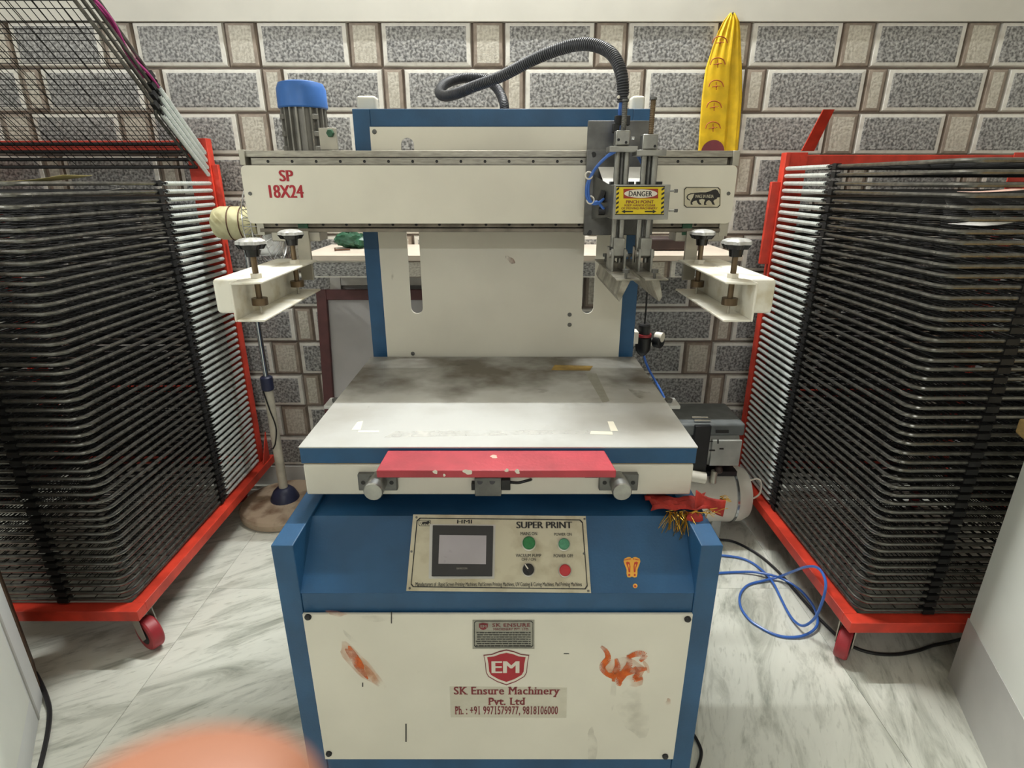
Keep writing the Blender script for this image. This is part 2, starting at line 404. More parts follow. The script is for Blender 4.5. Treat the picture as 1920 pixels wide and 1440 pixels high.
for (x, y, z), sg, lb in ((TUBE_A, 1, 'white batten tube lamp high on the back wall'), (TUBE_B, -1, 'white batten tube lamp on the wall behind the viewer')):
    yw = WY-.006 if sg > 0 else -2.6
    t = thing('tube_lamp', (x, yw, z), lb, 'lamp', 'wall tube lamps')
    a_, b_ = sorted((yw, y+sg*.05)); MB().box(x-.62, x+.62, a_, b_, z+.01, z+.07).build('batten', 'lamp_white', t, .004)
    for sx_ in (-.6, .6): a_, b_ = sorted((y+sg*.052, y+sg*.012)); MB().box(x+sx_-.012, x+sx_+.012, a_, b_, z+.012, z+.04).build('lamp_holder', 'lamp_white', t)
    MB().cyl((x-.588, y+sg*.03, z+.028), (x+.588, y+sg*.03, z+.028), .013, n=12).build('tube', 'lamp_white', t)
x, y, z = FILL_C; t = thing('tube_lamp', (-2.6, y, z), 'white batten tube lamp on the left wall, added as unseen fill', 'lamp', 'wall tube lamps')  # fixture made up to carry the added left fill lamp
MB().box(-2.6, x-.05, y-.62, y+.62, z+.01, z+.07).build('batten', 'lamp_white', t, .004)
for q in (-.6, .6): MB().box(x-.052, x-.012, y+q-.012, y+q+.012, z+.012, z+.04).build('lamp_holder', 'lamp_white', t)
MB().cyl((x-.03, y-.588, z+.028), (x-.03, y+.588, z+.028), .013, n=12).build('tube', 'lamp_white', t)
# ledge on the back wall
LX0, LX1, LY0 = -.735, .80, 2.0
lg = struct(MB().box(LX0, LX1, LY0+.008, WY+.01, 1.03, 1.09).build('trim_1', 'mortar'))
lab(MB().box(LX0-.005, LX1+.005, LY0-.012, WY, 1.09, 1.11).build('marble_slab', 'marble_top', lg, .002), 'pale marble slab on the ledge')
x = LX0
i = 0
while x < LX1-.02:
    w_ = min(.34 if i % 2 == 0 else .09, LX1-x)
    mb = MB(); o = link('brick', brick_mesh(w_, i % 2 == 0), lg); o.scale = (1, 1, .42); o.location = (x+w_/2, LY0, 1.06)
    x += w_; i += 1

# ================================================================== THE SCREEN PRINTING MACHINE
XM = -.026
mc = thing('screen_printing_machine', (XM, 1.2, 0), 'blue and white flatbed screen printing machine standing in the middle of the marble floor', 'machine')
XL, XR = XM-.3925, XM+.3925; IL, IR = XM-.354, XM+.354; FY = .82
cab = MB()
cab.box(IL, IR, FY+.002, FY+.02, .05, .655); cab.box(IL, IR, 1.58, 1.6, .05, .75); cab.box(IL, IR, FY+.02, 1.58, .05, .065)
cab = cab.build('base_cabinet', 'blue', mc, .0015)
for a, b in ((XL, IL), (IR, XR)): MB().box(a, b, FY, 1.6, .04, .757).build('side_slab', 'blue', mc, .0015)
MB().prism([(IL, FY+.001, .655), (IR, FY+.001, .655), (IR, .92, .752), (IL, .92, .752)], (0, .004, -.004)).build('sloping_console', 'blue', mc)
MB().box(IL, IR, .921, 1.58, .738, .748).build('deck_plate', 'blue', mc)
for a in (XL+.05, XR-.05):
    for y in (FY+.06, 1.54): MB().lathe([(.03, 0), (.03, .012), (.012, .016), (.012, .045)], (a, y, 0), n=16).build('levelling_foot', 'black', mc)
# front access panel
PF = Plane((0, .8135, 0), (0, -1, 0))
fp = MB().box(XM-.3535, XM+.3535, .8135, .8195, .247, .614).build('front_panel', 'white_paint', mc, .001)
for u, v in ((578, 1156), (1289, 1160), (617, 1412), (1247, 1417)):
    p = PF.hit(u, v); MB().lathe([(.0062, 0), (.0062, .003), (.004, .0055), (.0, .006)], p, (0, -1, 0), 12).build('screw', 'black', fp)
npl = lab(MB().prism([PF.hit(886, 1162), PF.hit(1002, 1162), PF.hit(1002, 1216), PF.hit(886, 1216)], (0, -.0012, 0)).build('nameplate', 'label_silver', mc), 'grey maker nameplate')
PN = Plane((0, .8123, 0), (0, -1, 0))
frame_px('border_line', 889, 1164.5, 999.5, 1214, 1.0, 3, PN, 'text_black', npl)
decal('shield_print', [(898, 1169.5), (906, 1168), (915, 1169.5), (914.5, 1176), (911, 1179.5), (906, 1181.5), (901, 1179.5), (898, 1176)], PN, 'text_maroon', npl)
text('EM', (901, 1172, 912, 1177), PN, 'label_silver', npl, bold=.03, off=.0016)
text('SK ENSURE', (923, 1169, 994, 1175.5), PN, 'text_maroon', npl, serif=True, bold=.015)
text('MACHINERY PVT. LTD.', (925, 1178, 992, 1182), PN, 'text_maroon', npl, serif=True, bold=.01)
mb = MB()
for k in range(7):
    v = 1185.6+k*4.1; u = 892+random.random()*4
    while u < 992:
        l = 3+random.random()*9; mb.face([PN.hit(*q, .0008) for q in ((u, v), (min(u+l, 995), v), (min(u+l, 995), v+1.6), (u, v+1.6))]); u += l+1.2
mb.build('small_print', 'text_black', npl)
# shield emblem
def shield(s, cu_=949.5, cv=1251):
    R = [(0, -33), (14, -30), (28, -24.5), (43, -23), (40, -8), (38.5, 10), (34, 18), (18, 27.5), (0, 34)]
    L_ = [(-a, b) for a, b in R[::-1][1:-1]]
    return [(cu_+a*s, cv+b*s*(.97 if s < 1 else 1)) for a, b in R+L_]
sh = lab(decal('shield_emblem', shield(1), PF, 'text_maroon', fp, .0006), 'red and white shield emblem')
decal('shield_emblem', shield(.965), PF, 'print_white', fp, .0009); decal('shield_emblem', shield(.84), PF, 'text_red', fp, .0012)
text('EM', (921.5, 1240, 974, 1262), PF, 'print_white', fp, bold=.05, off=.0016)
stk = lab(decal('sticker', [(843, 1287), (1063, 1289), (1062, 1346), (845, 1345)], PF, 'sticker_clear', mc, .0005), 'yellowed clear maker sticker')
text('SK Ensure Machinery', (851, 1288, 1050, 1307), PF, 'text_maroon', stk, serif=True, bold=.04)
text('Pvt. Ltd', (915, 1308.5, 985, 1322), PF, 'text_maroon', stk, serif=True, bold=.04)
text('Ph. : +91 9971579977, 9818106000', (853, 1324.5, 1046, 1342), PF, 'text_maroon', stk, serif=True, bold=.03)
# marks on the panel: orange powder smears, ink ticks
def blob(cu_, cv, ru, rv, rot, n=22, j=.3):
    out = []; ph = [random.random()*6 for _ in range(4)]
    for i in range(n):
        a = 2*math.pi*i/n; r = 1+j*(.5*math.sin(2*a+ph[0])+.35*math.sin(3*a+ph[1])+.3*math.sin(5*a+ph[2]))
        x, y = ru*r*math.cos(a), rv*r*math.sin(a); out.append((cu_+x*math.cos(rot)-y*math.sin(rot), cv+x*math.sin(rot)+y*math.cos(rot)))
    return out
lab(decal('powder_smear', blob(676, 1247, 50, 17, .8), PF, 'orange_faint', fp, .0005), 'faded orange powder smear')
decal('powder_smear', blob(668, 1240, 36, 8, .95), PF, 'orange_stain', fp, .0007); decal('powder_smear', blob(698, 1268, 22, 7, .9), PF, 'orange_faint', fp, .0007)
decal('powder_smear', blob(630, 1150, 18, 5, .1), PF, 'orange_faint', fp, .0005)
def stroke(pts, wd, m, off, name='powder_smear'):
    P = spline([(u, v, 0) for u, v in pts], 6); mb = MB(); n = len(P)
    for i in range(n-1):
        a, b = P[i], P[i+1]; d = (b-a).normalized(); q = Vector((-d.y, d.x, 0))
        wa = wd*(.45+.75*math.sin(math.pi*min(i+.6, n-1)/n)); wb_ = wd*(.45+.75*math.sin(math.pi*min(i+1.6, n-1)/n))
        mb.face([PF.hit(p.x, p.y, off) for p in (a+q*wa, b+q*wb_, b-q*wb_, a-q*wa)])
    return mb.build(name, m, fp)
stroke([(1127, 1212), (1137, 1222), (1140, 1235), (1131, 1246), (1130, 1254), (1138, 1264), (1152, 1272)], 5, 'orange_stain', .0006)
stroke([(1155, 1235), (1158, 1250), (1153, 1262), (1150, 1278)], 5, 'orange_stain', .0008)
stroke([(1178, 1228), (1180, 1245), (1172, 1260), (1160, 1278), (1165, 1284)], 6, 'orange_stain', .0010)
stroke([(1178, 1232), (1195, 1226), (1209, 1229), (1200, 1240)], 5, 'orange_stain', .0012)
stroke([(1140, 1266), (1165, 1264), (1190, 1257), (1213, 1254)], 5, 'orange_stain', .0014)
stroke([(1190, 1250), (1196, 1262), (1190, 1274), (1205, 1272)], 4, 'orange_stain', .0016)
stroke([(1206, 1240), (1213, 1250), (1216, 1262)], 3, 'orange_faint', .0018)
decal('powder_smear', blob(1172, 1258, 42, 24, .1), PF, 'orange_faint', fp, .0004)
decal('powder_smear', blob(1253, 1316, 5, 6, .1), PF, 'orange_faint', fp, .0004)
for u0, v0, u1, v1 in ((733, 1147, 735, 1169), (760, 1357, 762.5, 1391), (1057, 1225, 1067, 1226.5), (679, 1280, 681, 1288)):
    decal('ink_tick', [(u0, v0), (u1, v0), (u1, v1), (u0, v1)], PF, 'text_black', fp)
for a in ((660, 1200, 26, 4, .8), (1150, 1300, 5, 30, .1), (1110, 1400, 8, 40, 0), (800, 1265, 20, 6, .2), (1190, 1330, 30, 50, .1), (700, 1160, 30, 7, 0)):
    decal('smudge', blob(*a), PF, 'smudge_faint', fp, .0003)

# control plate on the sloping console
SN = Vector((0, -.097, .099)).normalized()
PS = Plane((0, FY+.001, .655), SN)
cp = lab(MB().prism([PS.hit(775, 965), PS.hit(1098, 968), PS.hit(1108, 1112), PS.hit(762, 1108)], SN*.002).build('control_plate', 'plate_beige', mc), 'beige control plate with printed lettering')
PC = Plane(PS.p+SN*.002, SN)
# printed border
bo = [(787, 970.5), (1088, 974), (1093, 979), (1102, 1099), (1098, 1105), (774, 1101), (770, 1096), (781, 976)]
def inset(pl, t):
    cu_ = sum(p[0] for p in pl)/len(pl); cv = sum(p[1] for p in pl)/len(pl)
    return [(p[0]-t*(1 if p[0] > cu_ else -1), p[1]-t*(1 if p[1] > cv else -1)) for p in pl]
bi = inset(bo, 1.8); mb = MB()
for k in range(8): mb.face([PC.hit(*q, .0006) for q in (bo[k], bo[(k+1) % 8], bi[(k+1) % 8], bi[k])])
mb.build('border_line', 'text_black', cp)
text('SUPER PRINT', (968, 978, 1073, 990.5), PC, 'text_black', cp, bold=.06)
text('HMI', (857, 974.5, 885, 981.5), PC, 'text_black', cp, bold=.03)
text('MAINS ON', (976, 997.5, 1007, 1003.5), PC, 'text_black', cp, bold=.02)
text('POWER ON', (1039, 999, 1072, 1004.5), PC, 'text_black', cp, bold=.02)
text('VACUUM PUMP', (967, 1038.5, 1015, 1044.5), PC, 'text_black', cp, bold=.02)
text('OFF / ON', (978, 1046, 1005, 1051.5), PC, 'text_black', cp, bold=.02)
text('POWER OFF', (1038, 1039, 1075, 1045), PC, 'text_black', cp, bold=.02)
text('Manufacturers of : Rapid Screen Printing Machines, Pad Screen Printing Machines, UV Coating & Curing Machines, Pad Printing Machines', (779, 1091.5, 1091, 1101.5), PC, 'text_black', cp, bold=.02)
LION = [(300, 200), (350, 195), (400, 195), (440, 185), (460, 175), (490, 168), (512, 180), (520, 200), (530, 220), (525, 240), (505, 242), (500, 255), (480, 262), (470, 275), (480, 300), (485, 310), (462, 305), (450, 280), (430, 265), (410, 275), (400, 295), (410, 308), (385, 310), (385, 285), (395, 262), (370, 255), (340, 262), (345, 285), (362, 300), (360, 308), (340, 305), (322, 285), (318, 268), (290, 275), (275, 290), (285, 305), (265, 308), (262, 285), (270, 265), (285, 240)]
TAIL = [(302, 199), (265, 203), (238, 214), (225, 236), (232, 258), (262, 272), (258, 262), (242, 252), (235, 238), (245, 222), (268, 211), (300, 208)]
def lion(box, pl, parent, off, name='lion_emblem'):
    u0, v0, u1, v1 = box
    f = lambda q: (u0+(q[0]-225)/305*(u1-u0), v0+(q[1]-168)/142*(v1-v0))
    mb = MB(); mb.face([pl.hit(*f(q), off) for q in LION]); mb.face([pl.hit(*f(q), off) for q in TAIL]); return mb.build(name, 'text_black', parent)
frame_px('border_line', 785, 975, 808, 986.5, .8, 2, PC, 'text_black', cp)
lion((788, 976.5, 806, 985), PC, cp, .0008)
hm = MB().prism([PC.hit(812, 986), PC.hit(925, 987), PC.hit(923, 1081), PC.hit(810, 1081)], SN*.006).build('touch_panel', 'bezel', mc, .0008)
MB().prism([PC.hit(806, 983), PC.hit(929, 984), PC.hit(927, 1085), PC.hit(804, 1085)], SN*.0015).build('gasket', 'skirting_grey', hm)
PH = Plane(PC.p+SN*.006, SN)
decal('screen', [(824, 1003), (912, 1004), (911, 1058), (822, 1057)], PH, 'screen_grey', hm)
text('SAMKOON', (856, 1064, 876, 1067.5), PH, 'label_silver', hm)
for u, v, a, b in ((843, 1033, 6, 2), (835, 1044, 2.5, 1.5), (834, 1053, 2, 2.5)): decal('scuff', blob(u, v, a, b, .3), PH, 'smudge', hm, .0012)
def button(u, v, r, m, name, h=.007):
    p = PC.hit(u, v); b = MB().lathe([(r+.002, 0), (r+.002, .0025), (r, .003)], p, SN, 24).build(name, 'zinc', mc)
    MB().lathe([(r, 0), (r, h), (r*.85, h+.002), (0, h+.0024)], p, SN, 24).build('lens', m, b); return b
button(991.5, 1019, .0118, 'btn_green', 'indicator_lamp'); button(1057, 1021, .0103, 'btn_green2', 'push_button')
button(1059, 1070, .0103, 'btn_red', 'push_button')
sel = button(990.5, 1068.5, .0105, 'black', 'selector_switch', .006)
c = PC.hit(990.5, 1068.5, .009); d = Vector((-1, 0, 0))*.55+PC.u*.8; d.normalize(); e = SN.cross(d)
MB().prism([c+d*.011+e*.0024, c+d*.011-e*.0024, c-d*.010-e*.003, c-d*.010+e*.003], SN*.006).build('knob', 'black', sel)
MB().prism([c+d*.0105+e*.001+SN*.0062, c+d*.0105-e*.001+SN*.0062, c+d*.001-e*.001+SN*.0062, c+d*.001+e*.001+SN*.0062], SN*.0004).build('pointer_mark', 'print_white', sel)
for u, v in ((781, 970), (1096, 973), (768, 1103), (1103, 1108), (771.5, 1034), (1095, 1038)):
    MB().lathe([(.0022, 0), (.0018, .0015), (0, .002)], PC.hit(u, v), SN, 10).build('screw', 'steel_dark', cp)
# foot print sticker and dot
for s in (-1, 1):
    f = lambda x, y: (1185+s*(x+1.2), 1064+y)
    lab(decal('foot_sticker', [f(-1.2, 17), f(3, 19), f(7.5, 18), f(9, 12), f(9, 4), f(12.5, -5), f(14.5, -11), f(13.5, -16), f(10, -18), f(6.5, -19.5), f(2.5, -19.5), f(-1.2, -17)], PS, 'sticker_gold', mc), 'gold and red footprint sticker')
    decal('foot_sticker', [f(2.2, 9), f(5.2, 9), f(6, 2), f(8.8, -5), f(10.2, -9.5), f(7, -11), f(3.2, -9.5), f(1.8, -2)], PS, 'sticker_red', mc, .0009)
    decal('foot_sticker', [f(4.2, 4), f(5, 0), f(6.6, -5), f(5.4, -6.5), f(3.6, -4)], PS, 'sticker_gold', mc, .0012)
    decal('foot_sticker', ellipse_px(*f(4, 14), 2.0, 2.2, 10), PS, 'sticker_red', mc, .0009)
    for k in range(5): decal('foot_sticker', ellipse_px(*f(2+k*2.5, -16+k*.45), 0.95, 1.3, 8), PS, 'sticker_red', mc, .0009)
decal('dot_sticker', ellipse_px(1191, 1098.5, 4.4, 4.4, 14), PS, 'sticker_gold', mc); decal('dot_sticker', ellipse_px(1191, 1099, 2.2, 2.2, 12), PS, 'sticker_red', mc, .0009)

# tray, table, handle
TX0, TX1, TY0, TY1 = XM-.375, XM+.375, .954, 1.532
MB().box(TX0+.002, TX1-.002, TY0, TY1, .777, .8435).build('tray', 'white_paint', mc, .004, 3)
MB().box(TX0+.004, TX1-.004, TY0+.003, TY1, .8435, .846).build('glue_line', 'glue', mc)
tb = MB().box(TX0, TX1, TY0-.0005, TY1, .846, .8785).build('table_edge', 'blue', mc, .001)
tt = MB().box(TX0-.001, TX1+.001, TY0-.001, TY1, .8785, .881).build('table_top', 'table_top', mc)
PT = Plane((0, 0, .881), (0, 0, 1))
for q in ([(670, 791), (681, 789), (676, 806), (659, 806)], [(672, 807), (711, 807), (711, 811), (671, 811)], [(1139, 790), (1150, 790), (1159, 808), (1145, 808)], [(1108, 808), (1148, 809), (1149, 815), (1106, 814)]):
    lab(decal('tape_mark', q, PT, 'tape', tt, .0004), 'strip of masking tape')
decal('tape_mark', [(1040, 684), (1112, 686), (1106, 695), (1033, 694)], PT, 'glue', tt, .0004)
decal('wear_strip', [(1098, 700), (1118, 700), (1143, 752), (1130, 755)], PT, 'label_silver', tt, .0003)
decal('wear_strip', [(742, 808), (1100, 806), (1112, 813), (720, 820)], PT, 'print_white', tt, .0003).data.materials[0] = mat('wear_pale', (232, 230, 224), .45, alpha=(26, .3, .7, .7))
decal('scratch', [(733, 698), (735, 698), (712, 735), (709, 735)], PT, 'smudge', tt, .0004); decal('scratch', [(690, 762), (693, 762), (684, 780), (681, 780)], PT, 'smudge', tt, .0004)
for a in ((870, 680, 24, 6, 0), (950, 702, 22, 5, 0), (1018, 733, 10, 4, 0), (1085, 706, 26, 6, 0), (1200, 735, 30, 10, .5), (1040, 810, 6, 3, 0)): decal('ink_stain', blob(*a), PT, 'smudge', tt, .0005)
hd = MB().box(0, 1, 0, 1, 0, 1)
hz = .8745; hd = MB().prism([(XM-.208, .9528, hz), (XM+.2, .9528, hz), (XM+.209, .873, hz), (XM-.212, .873, hz)], (0, 0, -.0145)).build('pull_handle', 'handle_red', mc, .0018)
PHH = Plane((0, .873, 0), (0, -1, 0))
for a in ((816, 885, 4, 4, .6), (877, 885, 8, 5, .2), (970, 884, 5, 4, .3), (833, 891, 2, 3, 0), (950, 882, 4, 3, 0)): decal('paint_chip', blob(*a), PHH, 'print_white', hd, .0005)
decal('paint_chip', blob(1016, 884, 3, 6, 0), PHH, 'smudge', hd, .0006)
decal('paint_chip', blob(926, 856, 7, 3, 0), Plane((0, 0, hz), (0, 0, 1)), 'paper_pink', hd, .0005)
for s in (-.19, .17): MB().box(XM+s-.012, XM+s+.012, .90, .9535, hz-.03, hz-.0145).build('handle_bracket', 'steel_dark', mc, .001)
for xx in (-.2565, .2035):
    br = MB().box(xx-.037, xx+.037, .942, .954, .7935, .8285).build('shaft_bracket', 'steel_dark', mc, .0015)
    for s in (-.027, .027): MB().cyl((xx+s, .9415, .811), (xx+s, .943, .811), .0042, n=12).build('bolt', 'black', br)
    MB().lathe([(.0182, 0), (.0182, .051), (.0166, .0535), (0, .0536)], (xx, .9605-.001, .8115), (0, -1, 0), 24).build('guide_shaft', 'steel', mc)
p0, p1 = at(890, 893, .945), at(940, 927, .945)
sb = MB().box(p0.x, p1.x, .938, .954, p1.z, p0.z).build('sensor_block', 'steel_dark', mc, .001)
for u in (900, 923): MB().cyl(at(u, 903, .9375), at(u, 903, .94), .0055, n=12).build('bolt', 'black', sb)
p0, p1 = at(940, 897, .945), at(957, 916, .945); MB().box(p0.x, p1.x, .938, .954, p1.z, p0.z).build('sensor_head', 'black', mc, .001)
MB().tube(spline([at(955, 904, .944), at(972, 905, .94), at(985, 902, .94), at(993, 900, .946), at(996, 899, .956)]), .0028, 8).build('sensor_cable', 'black', mc)
p0, p1 = at(884, 905, .946), at(891, 916, .946); MB().box(p0.x, p1.x, .94, .954, p1.z, p0.z).build('sensor_plug', 'black', mc)

# back frame and slotted panel
FR = 1.555
MB().box(TX0, TX0+.044, FR, FR+.045, .75, 1.5225).build('frame_post', 'blue', mc, .0015)
MB().box(TX1-.044, TX1, FR, FR+.045, .75, 1.5225).build('frame_post', 'blue', mc, .0015)
MB().box(TX0+.044, TX1-.044, FR, FR+.045, 1.4815, 1.5225).build('frame_top_bar', 'blue', mc, .0015)
BPY = 1.549
sl = []
for u0, u1 in ((766, 790), (1092, 1117)):
    cx = at((u0+u1)/2, 515, BPY).x; hw = .0165; zt = at(764, 258, BPY).z-hw; zb = at(777, 588, BPY).z+hw
    sl.append([(cx+hw*math.cos(math.radians(a)), zt+hw*math.sin(math.radians(a))) for a in range(0, 181, 15)]+[(cx-hw*math.cos(math.radians(a)), zb-hw*math.sin(math.radians(a))) for a in range(0, 181, 15)])
bpn = plate('back_panel', [(XM-.333, .752), (XM+.333, .752), (XM+.333, 1.481), (XM-.333, 1.481)], sl, (0, BPY+.003, 0), (1, 0, 0), (0, 0, 1), .005, 'white_paint', mc)
PB = Plane((0, BPY+.0004, 0), (0, -1, 0))
for u, v in ((702, 247), (1068, 590), (1068, 609), (774, 663)): MB().lathe([(.006, 0), (.005, .003), (0, .0035)], PB.hit(u, v), (0, -1, 0), 12).build('screw', 'steel_dark', bpn)
for a, m in (((957, 487, 10, 5, .6), 'rust_smear'), ((908, 484, 4, 2, .5), 'smudge'), ((736, 515, 2, 10, 0), 'smudge')):
    if m not in MATS: mat(m, (168, 110, 90), .7, alpha=(40, .4, .7, .8))
    decal('smear', blob(*a), PB, m, bpn, .0005)

# beam
BY = 1.40
cvx0, cvx1 = at(458, 363, BY).x, at(1377, 363, BY).x
PV = Plane((0, BY, 0), (0, -1, 0))
cv = plate('beam_cover', rrect(cvx0, cvx1, 1.256, 1.3865, .012), [], (0, BY+.003, 0), (1, 0, 0), (0, 0, 1), .006, 'white_paint', mc, .001)
text('SP', (523, 319, 550, 340), PV, 'text_red', cv, bold=.06); text('18X24', (504, 347, 569, 371), PV, 'text_red', cv, bold=.06)
for u, v in ((469, 363), (1366, 363)): MB().lathe([(.0045, 0), (.004, .002), (0, .0025)], PV.hit(u, v), (0, -1, 0), 12).build('screw', 'steel_dark', cv)
lp = lab(decal('lion_sticker', [(1286, 350), (1348, 351), (1352, 355), (1351, 386), (1347, 390), (1285, 389), (1281, 385), (1282, 354)], PV, 'plate_beige', mc, .0006), 'beige sticker with a black walking lion emblem')
frame_px('border_line', 1282.5, 351, 1350.5, 389, 1.2, 4, PV, 'text_black', lp, .0010)
lion((1287, 355, 1350, 384.5), PV, lp, .0010); text('MAKE IN INDIA', (1304, 365, 1338, 371), PV, 'plate_beige', lp, off=.0016, bold=.02)
MB().box(cvx0+.004, cvx1-.004, BY+.03, BY+.145, 1.2395, 1.4165).build('beam_body', 'rail_dirty', mc, .001)
MB().box(cvx0, cvx1+.003, BY+.010, BY+.145, 1.405, 1.4185).build('beam_top_profile', 'rail', mc, .0008)
MB().box(cvx0+.02, cvx1-.02, BY+.016, BY+.031, 1.3875, 1.4035).build('guide_rail', 'rail', mc, .0008)
MB().box(cvx0+.02, cvx1-.02, BY+.016, BY+.031, 1.246, 1.259).build('guide_rail', 'rail_dirty', mc, .0008)
MB().box(cvx0+.02, cvx1-.02, BY+.010, BY+.145, 1.2355, 1.244).build('beam_bottom_profile', 'rail_dirty', mc, .0008)
for z, nm in ((1.3955, 0), (1.2525, 1)):
    mb = MB(); x = cvx0+.06
    while x < cvx1-.04: mb.cyl((x, BY+.0155, z), (x, BY+.0165, z), .0035, n=10); x += .0566
    o = mb.build('rail_bolts', 'black', mc); o['kind'] = 'stuff'
MB().box(cvx0-.001, cvx0+.012, BY+.004, BY+.147, 1.387, 1.4205).build('end_plate', 'zinc', mc, .001)
MB().box(cvx1-.012, cvx1+.003, BY+.004, BY+.147, 1.385, 1.4185).build('end_plate', 'zinc', mc, .001)
MB().box(cvx1-.022, cvx1+.0, BY+.012, BY+.147, 1.225, 1.256).build('end_plate', 'zinc', mc, .001)
MB().box(cvx0+.012, cvx0+.03, BY+.012, BY+.147, 1.228, 1.256).build('end_plate', 'zinc', mc, .001)
for a, b in ((XM-.33, XM-.2), (XM+.2, XM+.33)): MB().box(a, b, BY+.145, FR-.008, 1.26, 1.40).build('beam_mount', 'steel_dark', mc)

# drive motor on the beam back
mo = Vector((-.541, 1.61, 0))
body = MB(); body.cyl((mo.x, mo.y, 1.405), (mo.x, mo.y, 1.54), .046, n=24)
for k in range(20):
    a = 2*math.pi*k/20; M = Matrix.Translation((mo.x, mo.y, 0)) @ Matrix.Rotation(a, 4, 'Z'); body.box(.044, .057, -.0022, .0022, 1.41, 1.535, M=M)
mt_ = body.build('drive_motor', 'motor_grey', mc)
capm = MB().lathe([(.058, 1.527), (.062, 1.53), (.061, 1.572), (.055, 1.586), (.04, 1.590), (0, 1.590)], (mo.x, mo.y, 0), n=28).build('fan_cowl', 'cap_blue', mt_)
for k in range(4):
    a = math.pi/4+k*math.pi/2; M = Matrix.Translation((mo.x, mo.y, 0)) @ Matrix.Rotation(a, 4, 'Z')
    for z in (1.425, 1.46, 1.50): MB().box(.044, .062, -.008, .008, z, z+.012, M=M).build('mounting_lug', 'motor_grey', mt_, .001)
MB().box(mo.x-.06, mo.x+.06, BY+.146, mo.y+.055, 1.393, 1.405).build('motor_plate', 'steel_dark', mc, .001)
p0, p1 = at(598, 240, 1.49), at(635, 281, 1.49)
sb2 = MB().box(p0.x, p1.x, 1.484, 1.492, p1.z, p0.z).build('stop_bracket', 'zinc', mc, .001); MB().box(p0.x, p1.x, 1.484, 1.53, 1.4185, 1.4225).build('stop_foot', 'zinc', mc, .0005)
c = at(620, 250, 1.484); MB().lathe([(.0095, -.004), (.0095, .006), (.008, .010), (0, .0105)], c, (0, -1, 0), 6).build('bolt', 'green_plastic', sb2)
for u0, u1 in ((672, 707), (1181, 1208)):
    a, b = at(u0, 205, 1.62), at(u1, 181, 1.62); MB().box(a.x, b.x, 1.60, 1.64, 1.505, b.z).build('sensor_box', 'white_paint', mc, .008, 3)

# carriage
cr = MB().box(.1715, .335, BY-.016, BY-.002, at(1100, 441, BY-.016).z, at(1100, 281, BY-.016).z).build('carriage_plate', 'steel_dark', mc, .0012)
for u, v in ((1113, 290), (1105, 436)): MB().cyl(at(u, v, BY-.0165), at(u, v, BY-.015), .0062, n=14).build('bolt', 'black', cr)
MB().box(.1735, .318, BY+.006, BY+.014, 1.4187, at(1110, 226, BY+.006).z).build('upper_plate', 'steel_dark', mc, .0012)
KY = 1.27
bx0, bx1 = at(1150, 380, KY).x, at(1255, 380, KY).x; bz1, bz0 = at(1200, 346, KY).z, at(1200, 412, KY).z
blk = MB().box(bx0, bx1, KY, BY-.016, bz0, bz1).build('squeegee_block', 'steel', mc, .0015)
MB().prism([(bx0-.03, BY-.017, bz1+.02), (bx0, KY+.03, bz1-.004), (bx0, KY+.03, bz0+.004), (bx0-.03, BY-.017, bz0-.005)], (.002, .004, 0)).build('side_gusset', 'steel_dark', mc)
PD = Plane((0, KY, 0), (0, -1, 0))
dl = lab(decal('danger_label', [(1156, 350), (1246, 350), (1244, 402), (1154, 402)], PD, 'danger_yellow', mc, .0005), 'yellow danger warning label')
mb = MB()
for a, b in ((1156, 1161), (1240.5, 1246)):
    for k in range(6):
        v = 350.5+k*8.7; mb.face([PD.hit(*q, .0009) for q in ((a-(v-350)*.03, v+3.5), (b-(v-350)*.03, v), (b-(v-350)*.03, v+4), (a-(v-350)*.03, v+7.5))])
mb.build('hazard_stripes', 'text_black', dl)
for q in ([(1155, 349), (1247, 349), (1247, 350.6), (1155, 350.6)], [(1153, 401.4), (1245, 401.4), (1245, 403), (1153, 403)]): decal('hazard_border', q, PD, 'text_black', dl, .0009)
decal('danger_panel', [(1169, 354), (1234, 354), (1234, 372), (1169, 372)], PD, 'danger_red', dl, .0011)
decal('danger_panel', ellipse_px(1201.5, 363, 31, 8), PD, 'print_white', dl, .0013)
text('DANGER', (1179, 358.5, 1223, 368), PD, 'text_black', dl, bold=.04, off=.0016)
text('PINCH POINT', (1174, 375.5, 1226, 381.5), PD, 'text_maroon', dl, bold=.03, off=.0013)
text('KEEP HANDS CLEAR', (1171, 383, 1229, 387), PD, 'text_maroon', dl, bold=.03, off=.0013)
text('OF MOVING MACHINERY', (1165, 388.5, 1233, 392.5), PD, 'text_maroon', dl, bold=.03, off=.0013)
for q in ([(1165, 396.5), (1172, 393.5), (1172, 395.5), (1187, 395.5), (1187, 398), (1172, 398), (1172, 400)], [(1231, 396.5), (1224, 393.5), (1224, 395.5), (1209, 395.5), (1209, 398), (1224, 398), (1224, 400)]): decal('arrow', q, PD, 'text_black', dl, .0012)
MB().prism([at(1122, 313, BY-.018), at(1206, 313, BY-.018), at(1206, 345, 1.335), at(1133, 345, 1.335)], (0, .001, -.001)).build('white_tag', 'paper_white', mc)
for v in (358, 395):
    p = at(1254, v, KY+.02); MB().cyl(p, p+Vector((.012, 0, 0)), .0022, n=8).build('side_bolt', 'steel', mc); MB().cyl(p+Vector((.012, 0, 0)), p+Vector((.019, 0, 0)), .0042, n=6).build('side_bolt', 'steel_dark', mc)
def vrod(u, v0, v1, Y, r, name, m, vref=None):
    a = at(u, vref or (v0+v1)/2, Y); MB().cyl((a.x, Y, at(u, v1, Y).z), (a.x, Y, at(u, v0, Y).z), r, n=14).build(name, m, mc)
